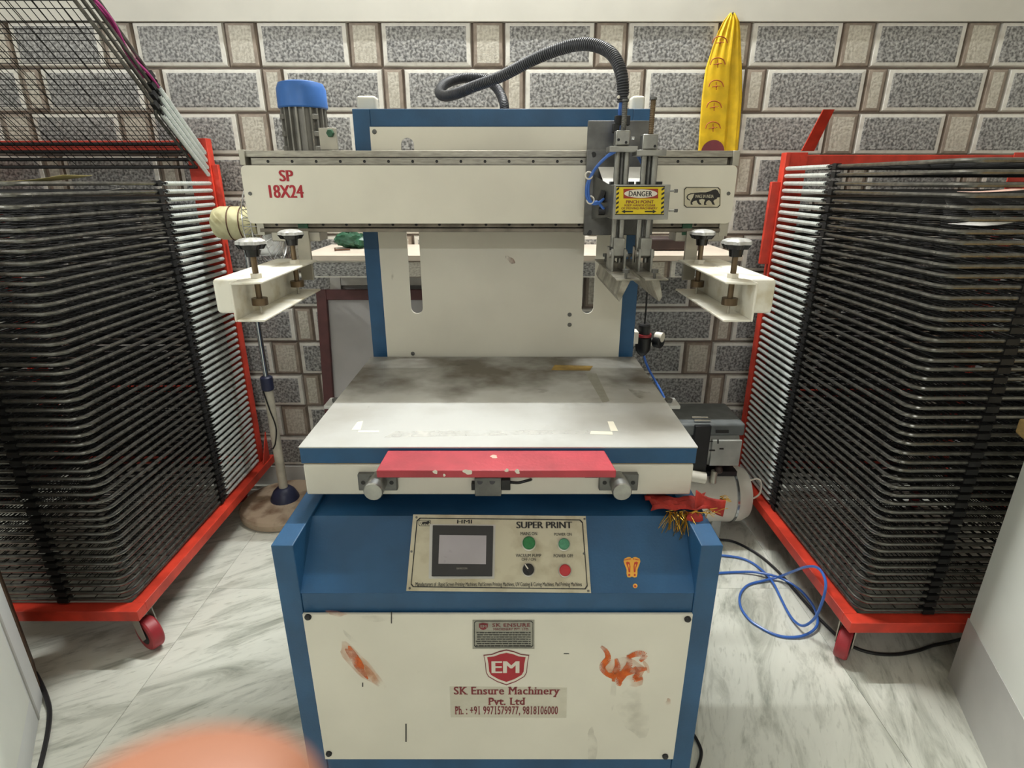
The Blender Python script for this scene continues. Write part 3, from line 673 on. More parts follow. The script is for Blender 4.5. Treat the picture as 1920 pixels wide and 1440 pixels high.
for us, Y, vt in (((1156, 1174), 1.315, 279), ((1206, 1226), 1.300, 287)):
    for u in us: vrod(u, vt, 347, Y, .0062, 'guide_rod', 'steel', 320)
    um = sum(us)/2
    vrod(um, vt, 347, Y+.012, .008, 'air_cylinder', 'steel_dark', 320)
    for u in (us[0]-8, us[1]+8): c = at(u, 343, Y+.01); MB().box(c.x-.006, c.x+.006, Y-.004, Y+.016, bz1, bz1+.006).build('rod_clamp', 'black', mc, .001)
p = lambda u, v, Y: at(u, v, Y)
def pbox(name, u0, v0, u1, v1, Y, dep, m, bev=.001):
    a, b = at(u0, (v0+v1)/2, Y), at(u1, (v0+v1)/2, Y); um = (u0+u1)/2
    return MB().box(a.x, b.x, Y, Y+dep, at(um, v1, Y).z, at(um, v0, Y).z).build(name, m, mc, bev)
pbox('top_bridge', 1143, 274, 1196, 285, 1.29, .05, 'steel'); pbox('top_bridge', 1194, 281, 1250, 292, 1.275, .05, 'steel')
pbox('adjuster_block', 1155, 244, 1182, 273, 1.30, .03, 'steel', .003); pbox('adjuster_block', 1205, 251, 1234, 281, 1.285, .03, 'steel', .003)
for u, v0, v1, Y in ((1171, 190, 245, 1.315), (1223, 187, 252, 1.30)):
    a = at(u, 215, Y); z0, z1 = at(u, v1, Y).z, at(u, v0, Y).z; n = 30
    MB().tube([(a.x, Y, z0+(z1-z0)*k/n) for k in range(n+1)], [.0058 if k % 2 else .0050 for k in range(n+1)], 10).build('threaded_rod', 'brass' if u > 1200 else 'steel_dark', mc)
    MB().cyl((a.x, Y, z1), (a.x, Y, z1+.004), .0075, n=12).build('rod_cap', 'steel_dark', mc)
c = at(1184, 259, 1.30); MB().cyl((c.x, 1.30, c.z), (c.x+.006, 1.30, c.z), .0025, n=8).build('set_screw', 'chrome', mc)
for u, v in ((1160, 262), (1174, 267), (1228, 274)): c = at(u, v, 1.2845 if u > 1200 else 1.2995); MB().cyl(c, c+Vector((0, .002, 0)), .003, n=8).build('set_screw', 'black', mc)
# rods below the block and the two blades
for us, Y in (((1150, 1164), 1.30), ((1196, 1213), 1.30)):
    for u in us: vrod(u, 408, 492, Y, .0058, 'guide_rod', 'steel', 450)
    um = sum(us)/2; vrod(um, 408, 470, Y+.02, .0075, 'air_cylinder', 'steel_dark', 440)
ZB0, ZB1 = 1.112, 1.158
for xb, nm, tilt in ((.238, 'squeegee_blade', -.012), (.298, 'flood_blade', .012)):
    bl = MB().prism([(xb-.009, 1.17, ZB1), (xb+.009, 1.17, ZB1), (xb+.006+tilt, 1.17, ZB0+.012), (xb+tilt, 1.17, ZB0), (xb-.006+tilt, 1.17, ZB0+.012)], (0, .31, 0)).build(nm, 'squeegee', mc, .001)
    MB().box(xb-.022, xb+.026, 1.165, 1.49, ZB1, ZB1+.0025).build('blade_flange', 'squeegee', bl)
    MB().box(xb-.016, xb-.011, 1.27, 1.34, ZB1+.002, ZB1+.052).build('clevis', 'steel', mc, .001); MB().box(xb+.011, xb+.016, 1.27, 1.34, ZB1+.002, ZB1+.052).build('clevis', 'steel', mc, .001)
    MB().box(xb-.012, xb+.012, 1.275, 1.335, ZB1+.036, ZB1+.075).build('clevis_head', 'steel', mc, .0015)
    MB().cyl((xb-.02, 1.285, ZB1+.04), (xb+.02, 1.285, ZB1+.04), .009, n=14).build('pivot_pin', 'steel', mc)
    for y in (1.18, 1.45):
        MB().cyl((xb, y, ZB1+.002), (xb, y, ZB1+.016), .003, n=8).build('thumb_screw', 'steel_dark', bl); MB().cyl((xb, y, ZB1+.014), (xb, y, ZB1+.021), .0075, n=10).build('thumb_screw', 'steel_dark', bl)
c = at(1143, 470, 1.29); MB().cyl(c, c+Vector((.018, 0, 0)), .008, n=12).build('pivot_knob', 'black', mc)
# air lines on the carriage
for o_, k in ((0, 0), (.006, 1)):
    pts = [at(1150+k*4, 284, 1.30), at(1135, 296, 1.31), at(1115, 318, 1.32), at(1101+k*3, 345, 1.32), at(1100+k*4, 368, 1.32), at(1107+k*3, 380, 1.32), at(1120, 382-k*3, 1.32), at(1132, 372+k*20, 1.325)]
    lab(MB().tube(spline(pts), .0032, 8).build('air_tube', 'pu_blue', mc), 'thin blue air tube')
for u, v, r in ((1104, 329, .0075), (1107, 375, .008)):
    c = at(u, v, 1.32); MB().tube([c+Vector((r*math.cos(a), .3*r*math.sin(a), r*math.sin(a))) for a in [2*math.pi*i/14 for i in range(14)]], .0018, 6, closed=True).build('cable_tie', 'print_white', mc)
MB().cyl(at(1125, 378, 1.33), at(1133, 358, 1.33), .008, n=10).build('tube_fitting', 'black', mc); MB().cyl(at(1122, 396, 1.33), at(1134, 396, 1.33), .009, n=10).build('tube_fitting', 'black', mc)
MB().tube(spline([at(1192, 286, 1.33), at(1199, 298, 1.33), at(1205, 310, 1.33), at(1208, 325, 1.34)]), .0032, 8).build('air_tube', 'pu_blue', mc)
MB().tube(spline([at(1164, 190, 1.36), at(1162, 215, 1.365), at(1160, 240, 1.37), at(1158, 262, 1.37)]), .004, 8).build('air_tube', 'pu_blue', mc)
for u, v in ((1160, 226), (1176, 226), (1156, 240)): c = at(u, v, 1.35); MB().box(c.x-.008, c.x+.006, 1.345, 1.362, c.z-.01, c.z+.01).build('tube_fitting', 'black', mc, .002)
# corrugated hose
hp = spline([at(1168, 192, 1.36), at(1168, 165, 1.36), at(1164, 135, 1.365), at(1150, 105, 1.39), at(1125, 88, 1.42), at(1090, 83, 1.45), at(1050, 92, 1.48), at(1000, 112, 1.51), at(940, 143, 1.55), at(890, 162, 1.59), at(855, 176, 1.63), at(832, 180, 1.68), at(824, 172, 1.73), at(834, 158, 1.78), at(860, 148, 1.82), at(890, 146, 1.83), at(915, 152, 1.82), at(932, 166, 1.8), at(942, 185, 1.77), at(946, 205, 1.74), at(948, 260, 1.7), at(948, 320, 1.66)], 40)
L_ = [0]
for i in range(1, len(hp)): L_.append(L_[-1]+(hp[i]-hp[i-1]).length)
hq = []; s = 0; i = 0
while s < L_[-1]:
    while L_[i+1] < s: i += 1
    hq.append(hp[i].lerp(hp[i+1], (s-L_[i])/(L_[i+1]-L_[i]))); s += .0017
rr = [(.0136 if k % 3 else .0112) for k in range(len(hq))]
lab(MB().tube(hq, rr, 14).build('corrugated_hose', 'hose_grey', mc), 'grey corrugated cable hose')
for u in (1160, 1179): c = at(u, 182, 1.35); MB().ball(c, .0035, 8, 6).build('hose_screw', 'print_white', mc)

# frame clamp arms
def arm(sgn, cx):
    X = lambda d: cx+sgn*d       # d grows outwards
    Y0, Y1, z0, z1, t = 1.066, 1.405, 1.094, 1.17, .0045
    w0, w1 = .445, .503
    def bx(a, b, *r): return (min(X(a), X(b)), max(X(a), X(b)))+r
    ch = MB(); ch.box(*bx(w1-t, w1, Y0, Y1, z0, z1)); ch.box(*bx(w0, w1-t, Y0+.012, Y1, z1-t, z1)); ch.box(*bx(w0, w1-t, Y0, Y1, z0, z0+t))
    ch.prism([(X(w0+.0), Y0+.012, z1-t), (X(w1-t), Y0, z1-t), (X(w1-t), Y0+.012, z1-t)], (0, 0, t))
    a = lab(ch.build('clamp_channel', 'white_dirty', mc, .0015), 'white clamp channel with rust stains')
    MB().box(*bx(w1+.0005, w1+.056, Y0+.045, Y1+.03, z0+.006, z1)).build('clamp_arm', 'white_dirty', mc, .008, 3)
    for Y in (1.125, 1.335):
        xk = X(w0+.030)
        kn = MB().cyl((xk, Y, z0+.022), (xk, Y, z1+.05), .0058, n=12).build('clamp_screw', 'brass', mc)
        MB().cyl((xk, Y, z1), (xk, Y, z1+.009), .0115, n=6).build('lock_nut', 'print_white', kn)
        MB().cyl((xk, Y, z0+.022), (xk, Y, z0+.036), .0155, n=16).build('pressure_pad', 'brass', kn); MB().cyl((xk, Y, z0+.004), (xk, Y, z0+.022), .003, n=8).build('screw_tip', 'zinc', kn)
        st = MB(); n = 56; zs = [(z1+.042, .012), (z1+.056, .014), (z1+.057, .022), (z1+.066, .0275), (z1+.072, .0265), (z1+.0765, .018), (z1+.078, .004)]
        vs = []
        for z, r in zs:
            for j in range(n):
                th = 2*math.pi*j/n; q = r*(1+.09*math.cos(7*th)) if r > .016 else r; vs.append((xk+q*math.cos(th), Y+q*math.sin(th), z))
        lo_ = [(i*n+j, i*n+(j+1) % n, (i+1)*n+(j+1) % n, (i+1)*n+j) for i in range(3) for j in range(n)]+[tuple(range(n))]
        hi_ = [(i*n+j, i*n+(j+1) % n, (i+1)*n+(j+1) % n, (i+1)*n+j) for i in range(3, len(zs)-1) for j in range(n)]+[tuple((len(zs)-1)*n+j for j in range(n))]
        st.add(vs, lo_, 0); st.f += hi_; st.m += [1]*len(hi_)
        lab(st.build('star_knob', ['black_gloss', 'knob_top'], kn), 'black star knob with pale grey top')
    MB().box(*bx(w0+.014, w0+.044, Y1-.002, Y1+.008, z1-.05, 1.238)).build('arm_bracket', 'zinc', mc, .001)
    MB().box(*bx(w0-.01, w1+.05, Y1+.008, Y1+.07, 1.213, 1.2355)).build('arm_slide', 'zinc', mc, .002)
    for d_ in (w0+.005, w0+.05): MB().cyl((X(d_), Y1+.018, 1.228), (X(d_), Y1+.021, 1.228), .006, n=10).build('bolt', 'black', mc)
    pw = Plane((X(w1-t), 0, 0), (-sgn, 0, 0), (0, sgn*1., 0))
    for uv in (((1322, 533, 2, 4, 0), (1325, 552, 3, 6, 0), (1357, 580, 3, 5, 0)) if sgn > 0 else ((523, 528, 2, 4, 0), (524, 545, 3, 7, 0), (489, 547, 2, 4, 0))):
        MB().face([pw.hit(*q, .0006) for q in blob(*uv)]).build('grime_mark', 'smudge', a)
arm(-1, -.035); arm(1, -.035)
for u in (570, 1287): c = at(u, 425, BY+.02); MB().box(c.x-.012, c.x+.012, BY+.012, BY+.06, 1.228, 1.256).build('limit_switch', 'green_plastic', mc, .001)
# lugs either side of the table, air regulator
for s in (-1, 1):
    lx = XM+s*.392
    MB().box(min(lx, lx+s*.075), max(lx, lx+s*.075), 1.36, 1.42, .79, .80).build('lifting_lug', 'skirting_grey', mc, .002)
    MB().box(min(lx+s*.0, lx+s*.006), max(lx, lx+s*.006), 1.35, 1.43, .74, .80).build('lug_web', 'skirting_grey', mc, .001)
    MB().cyl((lx+s*.05, 1.39, .80), (lx+s*.05, 1.39, .808), .011, n=6).build('bolt', 'steel_dark', mc)
rx, ry = .392, 1.62
fr_ = MB().lathe([(.004, .856), (.012, .862), (.021, .875), (.023, .885), (.023, .915), (.019, .918)], (rx, ry, 0), n=20).build('air_regulator', 'black', mc)
MB().cyl((rx, ry, .918), (rx, ry, .926), .0225, n=20).build('lock_ring', 'caster_red', fr_); MB().lathe([(.0175, .926), (.0175, .952), (.015, .956), (0, .9565)], (rx, ry, 0), n=18).build('adjusting_knob', 'black', fr_)
MB().box(rx-.031, rx-.02, ry-.02, ry+.02, .90, .935).build('wall_bracket', 'print_white', fr_)
g = MB().lathe([(.02, 0), (.021, .008), (.021, .02), (.017, .023), (0, .0235)], (rx+.035, ry, .905), (.75, -.66, 0), 18).build('pressure_gauge', 'black', mc); MB().cyl((rx+.015, ry, .905), (rx+.037, ry, .905), .006).build('gauge_stem', 'steel_dark', g)
MB().cyl((rx+.036, ry-.002, .918), (rx+.053, ry-.016, .918), .0145, n=16).build('gauge_cover', 'print_white', g)
MB().tube(spline([(rx, ry, .955), (rx+.0, ry, 1.02), (rx-.004, ry, 1.1), (rx-.02, ry+.01, 1.16)]), .0025, 8).build('pressure_line', 'black', mc)
MB().tube(spline([(rx+.005, ry, .86), (rx+.02, ry-.01, .82), (rx+.06, ry-.1, .74), (rx+.1, ry-.1, .60), (rx+.1, ry, .45)]), .0035, 8).build('air_tube', 'pu_blue', mc)
# red tinsel cloth on the side slab
tc_ = thing('tinsel_cloth', (.35, .95, .757), 'crumpled red cloth with gold tinsel fringe on the right corner of the blue base', 'cloth')
g_ = MB(); nx, ny = 12, 8
vs = []
for i in range(nx):
    for j in range(ny):
        a, b = i/(nx-1), j/(ny-1)
        vs.append((.265+.115*a+.006*math.sin(7*b), .925+.05*b-.01*math.sin(3*a), .759+.006*abs(math.sin(9*a+2*b))+.006*abs(math.sin(11*b+3*a))))
fs = [(i*ny+j, (i+1)*ny+j, (i+1)*ny+j+1, i*ny+j+1) for i in range(nx-1) for j in range(ny-1)]
o = g_.add(vs, fs).build('cloth', 'red_cloth', tc_); so = o.modifiers.new('s', 'SOLIDIFY'); so.thickness = .0015; so.offset = 1
vs = []
for i in range(8):
    for j in range(8):
        a, b = i/7, j/7; vs.append((.345+.05*a+.008*b, .915+.012*math.sin(4*a+b)+.016*b, .761+.034*b*(1-.55*a)+.006*math.sin(5*a+3*b)+.004*a))
o = MB().add(vs, [(i*8+j, (i+1)*8+j, (i+1)*8+j+1, i*8+j+1) for i in range(7) for j in range(7)]).build('cloth_flap', 'red_cloth', tc_); so = o.modifiers.new('s', 'SOLIDIFY'); so.thickness = .0015
o = MB().ball((.342, .903, .757), (.016, .012, .013), 10, 8).build('cloth_knot', 'red_cloth', tc_)
ti = MB()
for k in range(90):
    if k < 60: b0 = Vector((.295+.05*random.random(), .918, .762)); d_ = Vector((random.gauss(-.008, .014), -random.random()*.03-.006, random.gauss(-.024, .012)))
    elif k < 78: b0 = Vector((.33+.05*random.random(), .905, .768)); d_ = Vector((random.gauss(.004, .014), -.008, random.gauss(.004, .008)))
    else: b0 = Vector((.395, .93, .778+.01*random.random())); d_ = Vector((.022*random.random(), -.006, random.gauss(0, .004)))
    mid = b0+d_*.5+Vector((0, -.004, .006)); ti.tube([b0, mid, b0+d_], .0006, 4, caps=False)
o = ti.build('tinsel', 'gold', tc_); o['kind'] = 'stuff'

# ================================================================== DRYING RACKS
def shelf_meshes(W, D, S):
    """local: hinge line at y=0, shelf reaches to y=-D; inner side at x=0, outer side x=W; springs of length S"""
    r = .0054; R = .035
    E = .05                                   # frame runs on behind the springs, set in a little, to the rear bar
    path = [(.024, -E, 0), (.024, -S+.035, 0), (.004, -S-.01, 0), (0, -S-.03, 0)]
    path += [(0, -D+R, 0)] + [(R-R*math.cos(a), -D+R-R*math.sin(a), 0) for a in [math.pi/2*k/5 for k in range(1, 6)]]
    path += [(W-R+R*math.sin(a), -D+R-R*math.cos(a), 0) for a in [math.pi/2*k/5 for k in range(0, 6)]]
    path += [(W, -S-.03, 0), (W-.004, -S-.01, 0), (W-.024, -S+.035, 0), (W-.024, -E, 0)]
    fm = MB(); fm.tube(path, r, 8)
    cl = MB(); cl.tube([(.02, -E, 0), (W-.02, -E, 0)], .0062, 6)
    for x in (0, W):
        cl.tube([(x+.006*math.cos(a), -S+.008+.008*math.sin(a), .002) for a in [2*math.pi*i/8 for i in range(8)]], .003, 5, closed=True)
        cl.tube([(x, -S-.02, .001), (x+.004, -S+.01, .006), (x-.004, -S+.034, 0)], .0045, 5)
        cl.box(x-.008, x+.008, -S-.024, -S-.002, -.0085, .0085)
    fm.v, cl.v = fm.v, cl.v
    fm.add(cl.v, cl.f, 1)
    for x in (.2, W-.2): fm.box(x-.016, x+.016, -D-.008, -D+.014, -.009, .006, 1)
    wm = MB()
    x = .045
    while x < W-.02: wm.tube([(x, -E, 0), (x, -D, 0)], .0016, 4, caps=False); x += .068
    y = -E-.06
    while y > -D+.02: wm.tube([(.022 if y > -S else 0, y, .0018), (W-.022 if y > -S else W, y, .0018)], .0016, 4, caps=False); y -= .095
    sm = MB(); n = 44; k0 = -S+.028
    sm.tube([(0, k0+(-.006-k0)*k/n, 0) for k in range(n+1)], [.0074 if k % 2 else .0066 for k in range(n+1)], 8)
    hk = MB(); hk.tube([(0, -.008, 0), (0, .004, .001), (0, .012, .006), (0, .014, -.004)], .0016, 5)
    return fm.mesh('shelf', ['rod_black', 'wire_black']), wm.mesh('wire_mesh', 'wire_black'), sm.mesh('spring', 'spring'), hk.mesh('spring_hook', 'zinc')
def rack(sgn, xin, yh, ncount, nraised, zbase, label):
    """sgn -1 opens to the left of xin, +1 to the right"""
    W, D, S = .90, .885, .325
    rk = thing('drying_rack', (xin+sgn*W/2, yh-.45, 0), label, 'rack', 'red wire drying racks')
    FM, WM, SM, HM = shelf_meshes(W, D, S)
    for k in range(ncount):
        z = zbase+.0252*k; up = k >= ncount-nraised
        sh_ = link('shelf', FM, rk)
        sh_.location = (xin, yh, z); sh_.scale = (sgn, 1, 1)
        tilt_ = math.radians(-41-(k-ncount)*.7) if up else math.radians(random.uniform(-.12, .12))
        sh_.rotation_euler = (tilt_, 0, random.uniform(-.002, .002))
        a = link('wire_mesh', WM, sh_)
        for x in (0, W):
            s_ = link('spring', SM, sh_); s_.location = (x, 0, 0)
            h_ = link('spring_hook', HM, sh_) if x == 0 else None
    X = lambda d: xin+sgn*d
    def bx(name, a, b, y0, y1, z0, z1, bev=.0015): return MB().box(min(X(a), X(b)), max(X(a), X(b)), y0, y1, z0, z1).build(name, 'rack_red', rk, bev)
    zt = zbase+.0252*ncount+.03
    yb = yh-D+.005
    # base
    bx('base_rail', -.035, .005, yb, yh+.06, .135, .17); bx('base_rail', W-.005, W+.035, yb, yh+.06, .135, .17)
    bx('base_rail', -.035, W+.035, yb-.04, yb-.0003, .135, .17); bx('base_rail', -.035, W+.035, yh+.0603, yh+.085, .135, .17)
    # uprights (angle section) and cross bars
    for a, b in ((-.006, .010), (W-.010, W+.006)):
        bx('upright', a, b, yh+.004, yh+.012, .17, zt, .0008)
        bx('upright', *((a, a+.004) if a < .5 else (b-.004, b)), yh+.012, yh+.045, .17, zt, .0008)
    bx('cross_bar', 0, W, yh+.014, yh+.03, zt-.045, zt-.008); bx('cross_bar', 0, W, yh+.014, yh+.03, .5, .53)
    for a, b in ((.010, .075), (W-.075, W-.010)): bx('back_plate', a, b, yh+.009, yh+.013, .17, zt, .0008)
    # corner gusset
    mb = MB().prism([(X(-.03), yh-.02, .17), (X(-.03), yh+.05, .17), (X(-.03), yh+.05, .30)], (sgn*.004, 0, 0)); mb.build('gusset', 'rack_red', rk)
    # hand grip on the inner upright
    bx('grip', -.04, -.006, yh+.014, yh+.03, zt-.40, zt-.10, .002) if sgn > 0 else bx('grip', -.03, -.006, yh+.014, yh+.03, zt-.24, zt-.09, .002)
    for fx in (.03, W-.03):
        for fy in (yb+.05, yh-.03):
            cx, cy = X((.005 if fx < .5 else W-.005) if fy < yb+.1 else (.12 if fx < .5 else W-.12)), fy-(.03 if fy < yb+.1 else 0)
            cs = MB().box(cx-.035, cx+.035, cy-.035, cy+.035, .129, .1355).build('caster', 'zinc', rk)
            ax = Vector((-.5, -.866, 0)) if sgn < 0 else Vector((.75, -.66, 0)); pr = Vector((.866, -.5, 0)) if sgn < 0 else Vector((.66, .75, 0)); c = Vector((cx, cy, .052))+pr*.028*(1 if sgn < 0 else -.3)
            for s_ in (-1, 1):
                q = c+ax*.021*s_; t_ = Vector((cx, cy, .13))+ax*.021*s_
                MB().prism([q-pr*.020, q+Vector((0, 0, -.016)), q+pr*.020, t_+pr*.026, t_-pr*.026], ax*.003*s_).build('fork', 'zinc', cs)
            MB().lathe([(.02, -.018), (.048, -.018), (.052, -.013), (.052, .013), (.048, .018), (.02, .018)], c, ax, 24).build('wheel', 'caster_red', cs)
            MB().lathe([(.03, -.0185), (.01, -.0195), (.01, .0195), (.03, .0185)], c, ax, 16).build('hub', 'black', cs)
    return rk, zt
rkl, ztl = rack(-1, -1.13, 2.235, 51, 4, .186, 'red wheeled drying rack on the left with its top wire shelves swung up')
rkr, ztr = rack(1, 1.0, 2.19, 49, 0, .186, 'red wheeled drying rack on the right with all its wire shelves lying flat')
# flat prop bar on the right rack, and its top plate
a, b = at(1515, 283, 2.17), at(1556, 205, 2.05)
MB().prism([a+Vector((-.022, 0, 0)), a+Vector((.022, 0, 0)), b+Vector((.016, 0, 0)), b+Vector((-.020, 0, 0))], (0, .006, 0)).build('prop_bar', 'rack_red', rkr)
a, b = at(327, 240, 2.24), at(313, 250, 2.24); MB().prism([(a.x-.02, 2.25, ztl-.05), (a.x+.03, 2.25, ztl-.05), (a.x, 2.25, ztl+.02)], (0, .006, 0)).build('prop_bar', 'rack_red', rkl)
MB().cyl((-1.13+.03, 2.26, 1.155), (-1.13+.065, 2.25, 1.16), .008, n=8).build('hook_pin', 'rack_red', rkl)
# cord tied along the raised shelves
hg = Vector((-1.128, 2.235, .186+.0252*49)); dr = Vector((0, -math.cos(.70), math.sin(.70)))
pts = [hg+dr*(.30+.07*i)+Vector((.008*math.sin(2.1*i), 0, .010+.010*math.cos(2.1*i))) for i in range(12)]
pt2 = [hg+dr*(.36+.07*i)+Vector((-.012-.008*math.sin(1.7*i), 0, .012-.010*math.cos(1.7*i))) for i in range(11)]
tag(MB().tube(spline(pts), .0042, 8).tube(spline(pt2), .0042, 8).build('magenta_cord', 'magenta'), 'magenta cord twisted along the raised wire shelves of the left rack', 'cord')
# loose papers caught on the shelves
def paper(cx, cy, z, wx, wy, rot, m, label, curl=.006):
    mb = MB(); vs = []
    for i in range(5):
        for j in range(3):
            x, y = (i/4-.5)*wx, (j/2-.5)*wy; c, s = math.cos(rot), math.sin(rot)
            vs.append((cx+x*c-y*s, cy+x*s+y*c, z+curl*(i/4)**2))
    o = mb.add(vs, [(i*3+j, (i+1)*3+j, (i+1)*3+j+1, i*3+j+1) for i in range(4) for j in range(2)]).build('paper_scrap', m)
    so = o.modifiers.new('s', 'SOLIDIFY'); so.thickness = .0006; return tag(o, label, 'paper')
ZTF = .186+.0252*46+.0066
paper(-1.26, 1.62, ZTF, .16, .13, .1, 'paper_yellow', 'yellowish paper scrap lying on the top flat shelf of the left rack', .016)
paper(-1.16, 1.72, ZTF-.0252, .05, .05, .3, 'paper_white', 'small white paper scrap between the top shelves of the left rack')
paper(1.2, 1.48, .186+.0252*45+.0066, .12, .08, -.2, 'paper_pink', 'pinkish paper scrap between the upper shelves of the right rack', .008)
paper(1.17, 1.45, .186+.0252*42+.0066, .12, .08, .3, 'paper_white', 'white paper corner lower between the shelves of the right rack', .008)

# ================================================================== PEDESTAL FAN
FX, FYY = -.99, 2.135
fn = thing('pedestal_fan', (FX, FYY, 0), 'cream pedestal fan with round dirty base between the left rack and the machine', 'fan')
MB().lathe([(.17, 0), (.185, .006), (.187, .03), (.18, .042), (.15, .05), (.0, .054)], (FX, FYY, 0), n=40).build('base', 'fan_base', fn)
MB().lathe([(.06, .052), (.057, .065), (.045, .09), (.03, .105), (.022, .108)], (FX, FYY, 0), n=24).build('base_cone', 'navy_plastic', fn)
MB().cyl((FX, FYY, .1), (FX, FYY, .56), .0185).build('lower_pole', 'pole_white', fn)
MB().lathe([(.02, .555), (.024, .56), (.024, .61), (.018, .615)], (FX, FYY, 0), n=16).build('height_clamp', 'navy_plastic', fn)
MB().cyl((FX, FYY, .61), (FX, FYY, 1.17), .0105).build('upper_pole', 'chrome', fn)
hz_ = 1.208; hx = FX-.06
MB().lathe([(.0, -.045), (.03, -.044), (.052, -.03), (.059, -.01), (.059, .06), (.056, .10), (.05, .115)], (hx, FYY, hz_), (1, 0, .0), 28).build('motor_housing', 'fan_cream', fn)
MB().box(hx+.045, hx+.09, FYY-.02, FYY+.02, 1.15, 1.18).build('neck', 'fan_cream', fn, .004)
gx = hx+.125
gm = MB()
for k in range(36):
    a = 2*math.pi*k/36; ca, sa = math.cos(a), math.sin(a)
    gm.tube([(gx-.012+d, FYY+ca*r, hz_+sa*r) for r, d in ((.05, 0), (.12, -.004), (.155, .02), (.160, .05), (.155, .085), (.10, .105), (.03, .108))], .0014, 4, caps=False)
for r, d in ((.05, 0), (.155, .02), (.160, .05), (.155, .085), (.03, .108)): gm.tube([(gx-.012+d, FYY+math.cos(a)*r, hz_+math.sin(a)*r) for a in [2*math.pi*i/32 for i in range(32)]], .002, 5, closed=True)
gm.build('grille', 'chrome', fn)
for k in range(3):
    a0 = 2*math.pi*k/3+.4; vs = []
    for i in range(6):
        r = .02+.115*i/5; wd = .5+.35*i/5
        for s_ in (-1, 1): vs.append((gx+.035+s_*.018, FYY+r*math.cos(a0+s_*wd*.6), hz_+r*math.sin(a0+s_*wd*.6)))
    o = MB().add(vs, [(2*i, 2*i+1, 2*i+3, 2*i+2) for i in range(5)]).build('blade', 'comp_light', fn); so = o.modifiers.new('s', 'SOLIDIFY'); so.thickness = .002
MB().cyl((gx-.02, FYY, hz_), (gx+.06, FYY, hz_), .02).build('blade_hub', 'black', fn)
for x0 in (.02, .062):
    MB().tube([(hx+x0+.012*math.sin(a*.5), FYY+.0605*math.cos(a), hz_+.0605*math.sin(a)) for a in [2*math.pi*i/28 for i in range(28)]], .0022, 5, closed=True).build('tie_wire', 'rust', fn)
MB().tube(spline([(FX-.012, FYY-.02, .56), (FX+.004, FYY-.024, .48), (FX+.018, FYY-.022, .40), (FX+.006, FYY-.022, .33), (FX-.01, FYY-.02, .30)]), .003, 6).build('power_cord', 'cable', fn)

# ================================================================== LEANING SCREEN FRAMES, COMPRESSOR
def leaning(name, x0, x1, yb, yt, zt, bar, m, mm, label, dep=.025):
    t = thing(name, ((x0+x1)/2, yb, 0), label, 'frame', 'screen frames leaning behind the machine')
    u = Vector((0, yt-yb, zt)).normalized(); H = Vector((0, yt-yb, zt)).length; n = Vector((1, 0, 0)).cross(u); o = Vector((0, yb, .001)) + Vector((0, 0, 0))
    def q(x, h): return o+Vector((x, 0, 0))+u*h
    def bar_(a, b, c, d, nm): MB().prism([q(a, c), q(b, c), q(b, d), q(a, d)], -n*dep).build(nm, m, t, .002)
    bar_(x0, x0+bar, 0, H, 'side_bar'); bar_(x1-bar, x1, 0, H, 'side_bar'); bar_(x0+bar, x1-bar, 0, bar, 'bottom_bar'); bar_(x0+bar, x1-bar, H-bar, H, 'top_bar')
    MB().prism([q(x0+bar*.6, bar*.6)-n*dep*.7, q(x1-bar*.6, bar*.6)-n*dep*.7, q(x1-bar*.6, H-bar*.6)-n*dep*.7, q(x0+bar*.6, H-bar*.6)-n*dep*.7], -n*.002).build('mesh_screen', mm, t)
leaning('printing_screen', -.765, -.10, 2.05, 2.18, .955, .040, 'maroon_wood', 'mesh_grey', 'maroon wooden screen frame leaning nearest behind the machine')
leaning('printing_screen', -.735, -.06, 2.13, 2.27, 1.0, .045, 'alu_frame', 'mesh_grey', 'pale aluminium screen frame leaning against the wall behind the maroon one')
cm = thing('air_compressor', (.72, 1.98, 0), 'small white tank air compressor on the floor behind the right side of the machine', 'compressor')
cz, cy = .172, 1.98
MB().lathe([(0, .44), (.06, .447), (.10, .465), (.114, .50), (.114, .895), (.112, .90)], (0, cy, cz), (1, 0, 0), 36).build('tank', 'tank_white', cm)
MB().lathe([(.1145, .895), (.118, .897), (.118, .905), (.1145, .907)], (0, cy, cz), (1, 0, 0), 36).build('weld_ring', 'chrome', cm)
MB().lathe([(.113, .906), (.112, .935), (.098, .962), (.06, .979), (0, .985)], (0, cy, cz), (1, 0, 0), 36).build('tank_end', 'tank_white', cm)
for x in (.52, .84):
    for y in (-.07, .07): MB().box(x-.018, x+.018, cy+y-.012, cy+y+.012, 0, .095).build('foot', 'comp_light', cm, .002)
MB().tube(spline([(.965, cy-.03, cz+.07), (.99, cy-.04, cz+.085), (1.004, cy-.05, cz+.075), (1.004, cy-.055, cz+.03), (.985, cy-.05, cz+.005), (.965, cy-.04, cz)]), .0035, 8).build('handle', 'print_white', cm)
MB().box(.60, .90, cy-.06, cy+.06, .28, .30).build('mounting_plate', 'black', cm)
MB().lathe([(.06, .70), (.085, .705), (.09, .72), (.09, .87), (.085, .885), (.05, .895)], (0, cy, .40), (1, 0, 0), 28).build('motor', 'comp_light', cm)
MB().box(.56, .895, cy-.085, cy+.13, .462, .51).build('motor_cover', 'comp_grey', cm, .008)
MB().box(.705, .765, cy-.098, cy-.02, .315, .508).build('strap', 'black', cm, .003)
for z_, y_ in ((.516, -.065), (.516, -.035)): MB().cyl((.708, cy+y_, z_), (.768, cy+y_, z_), .006, n=10).build('chrome_bar', 'chrome', cm)
MB().box(.775, .885, cy-.098, cy-.085, .345, .45).build('label_panel', 'comp_light', cm, .002)
PL = Plane((0, cy-.0985, 0), (0, -1, 0))
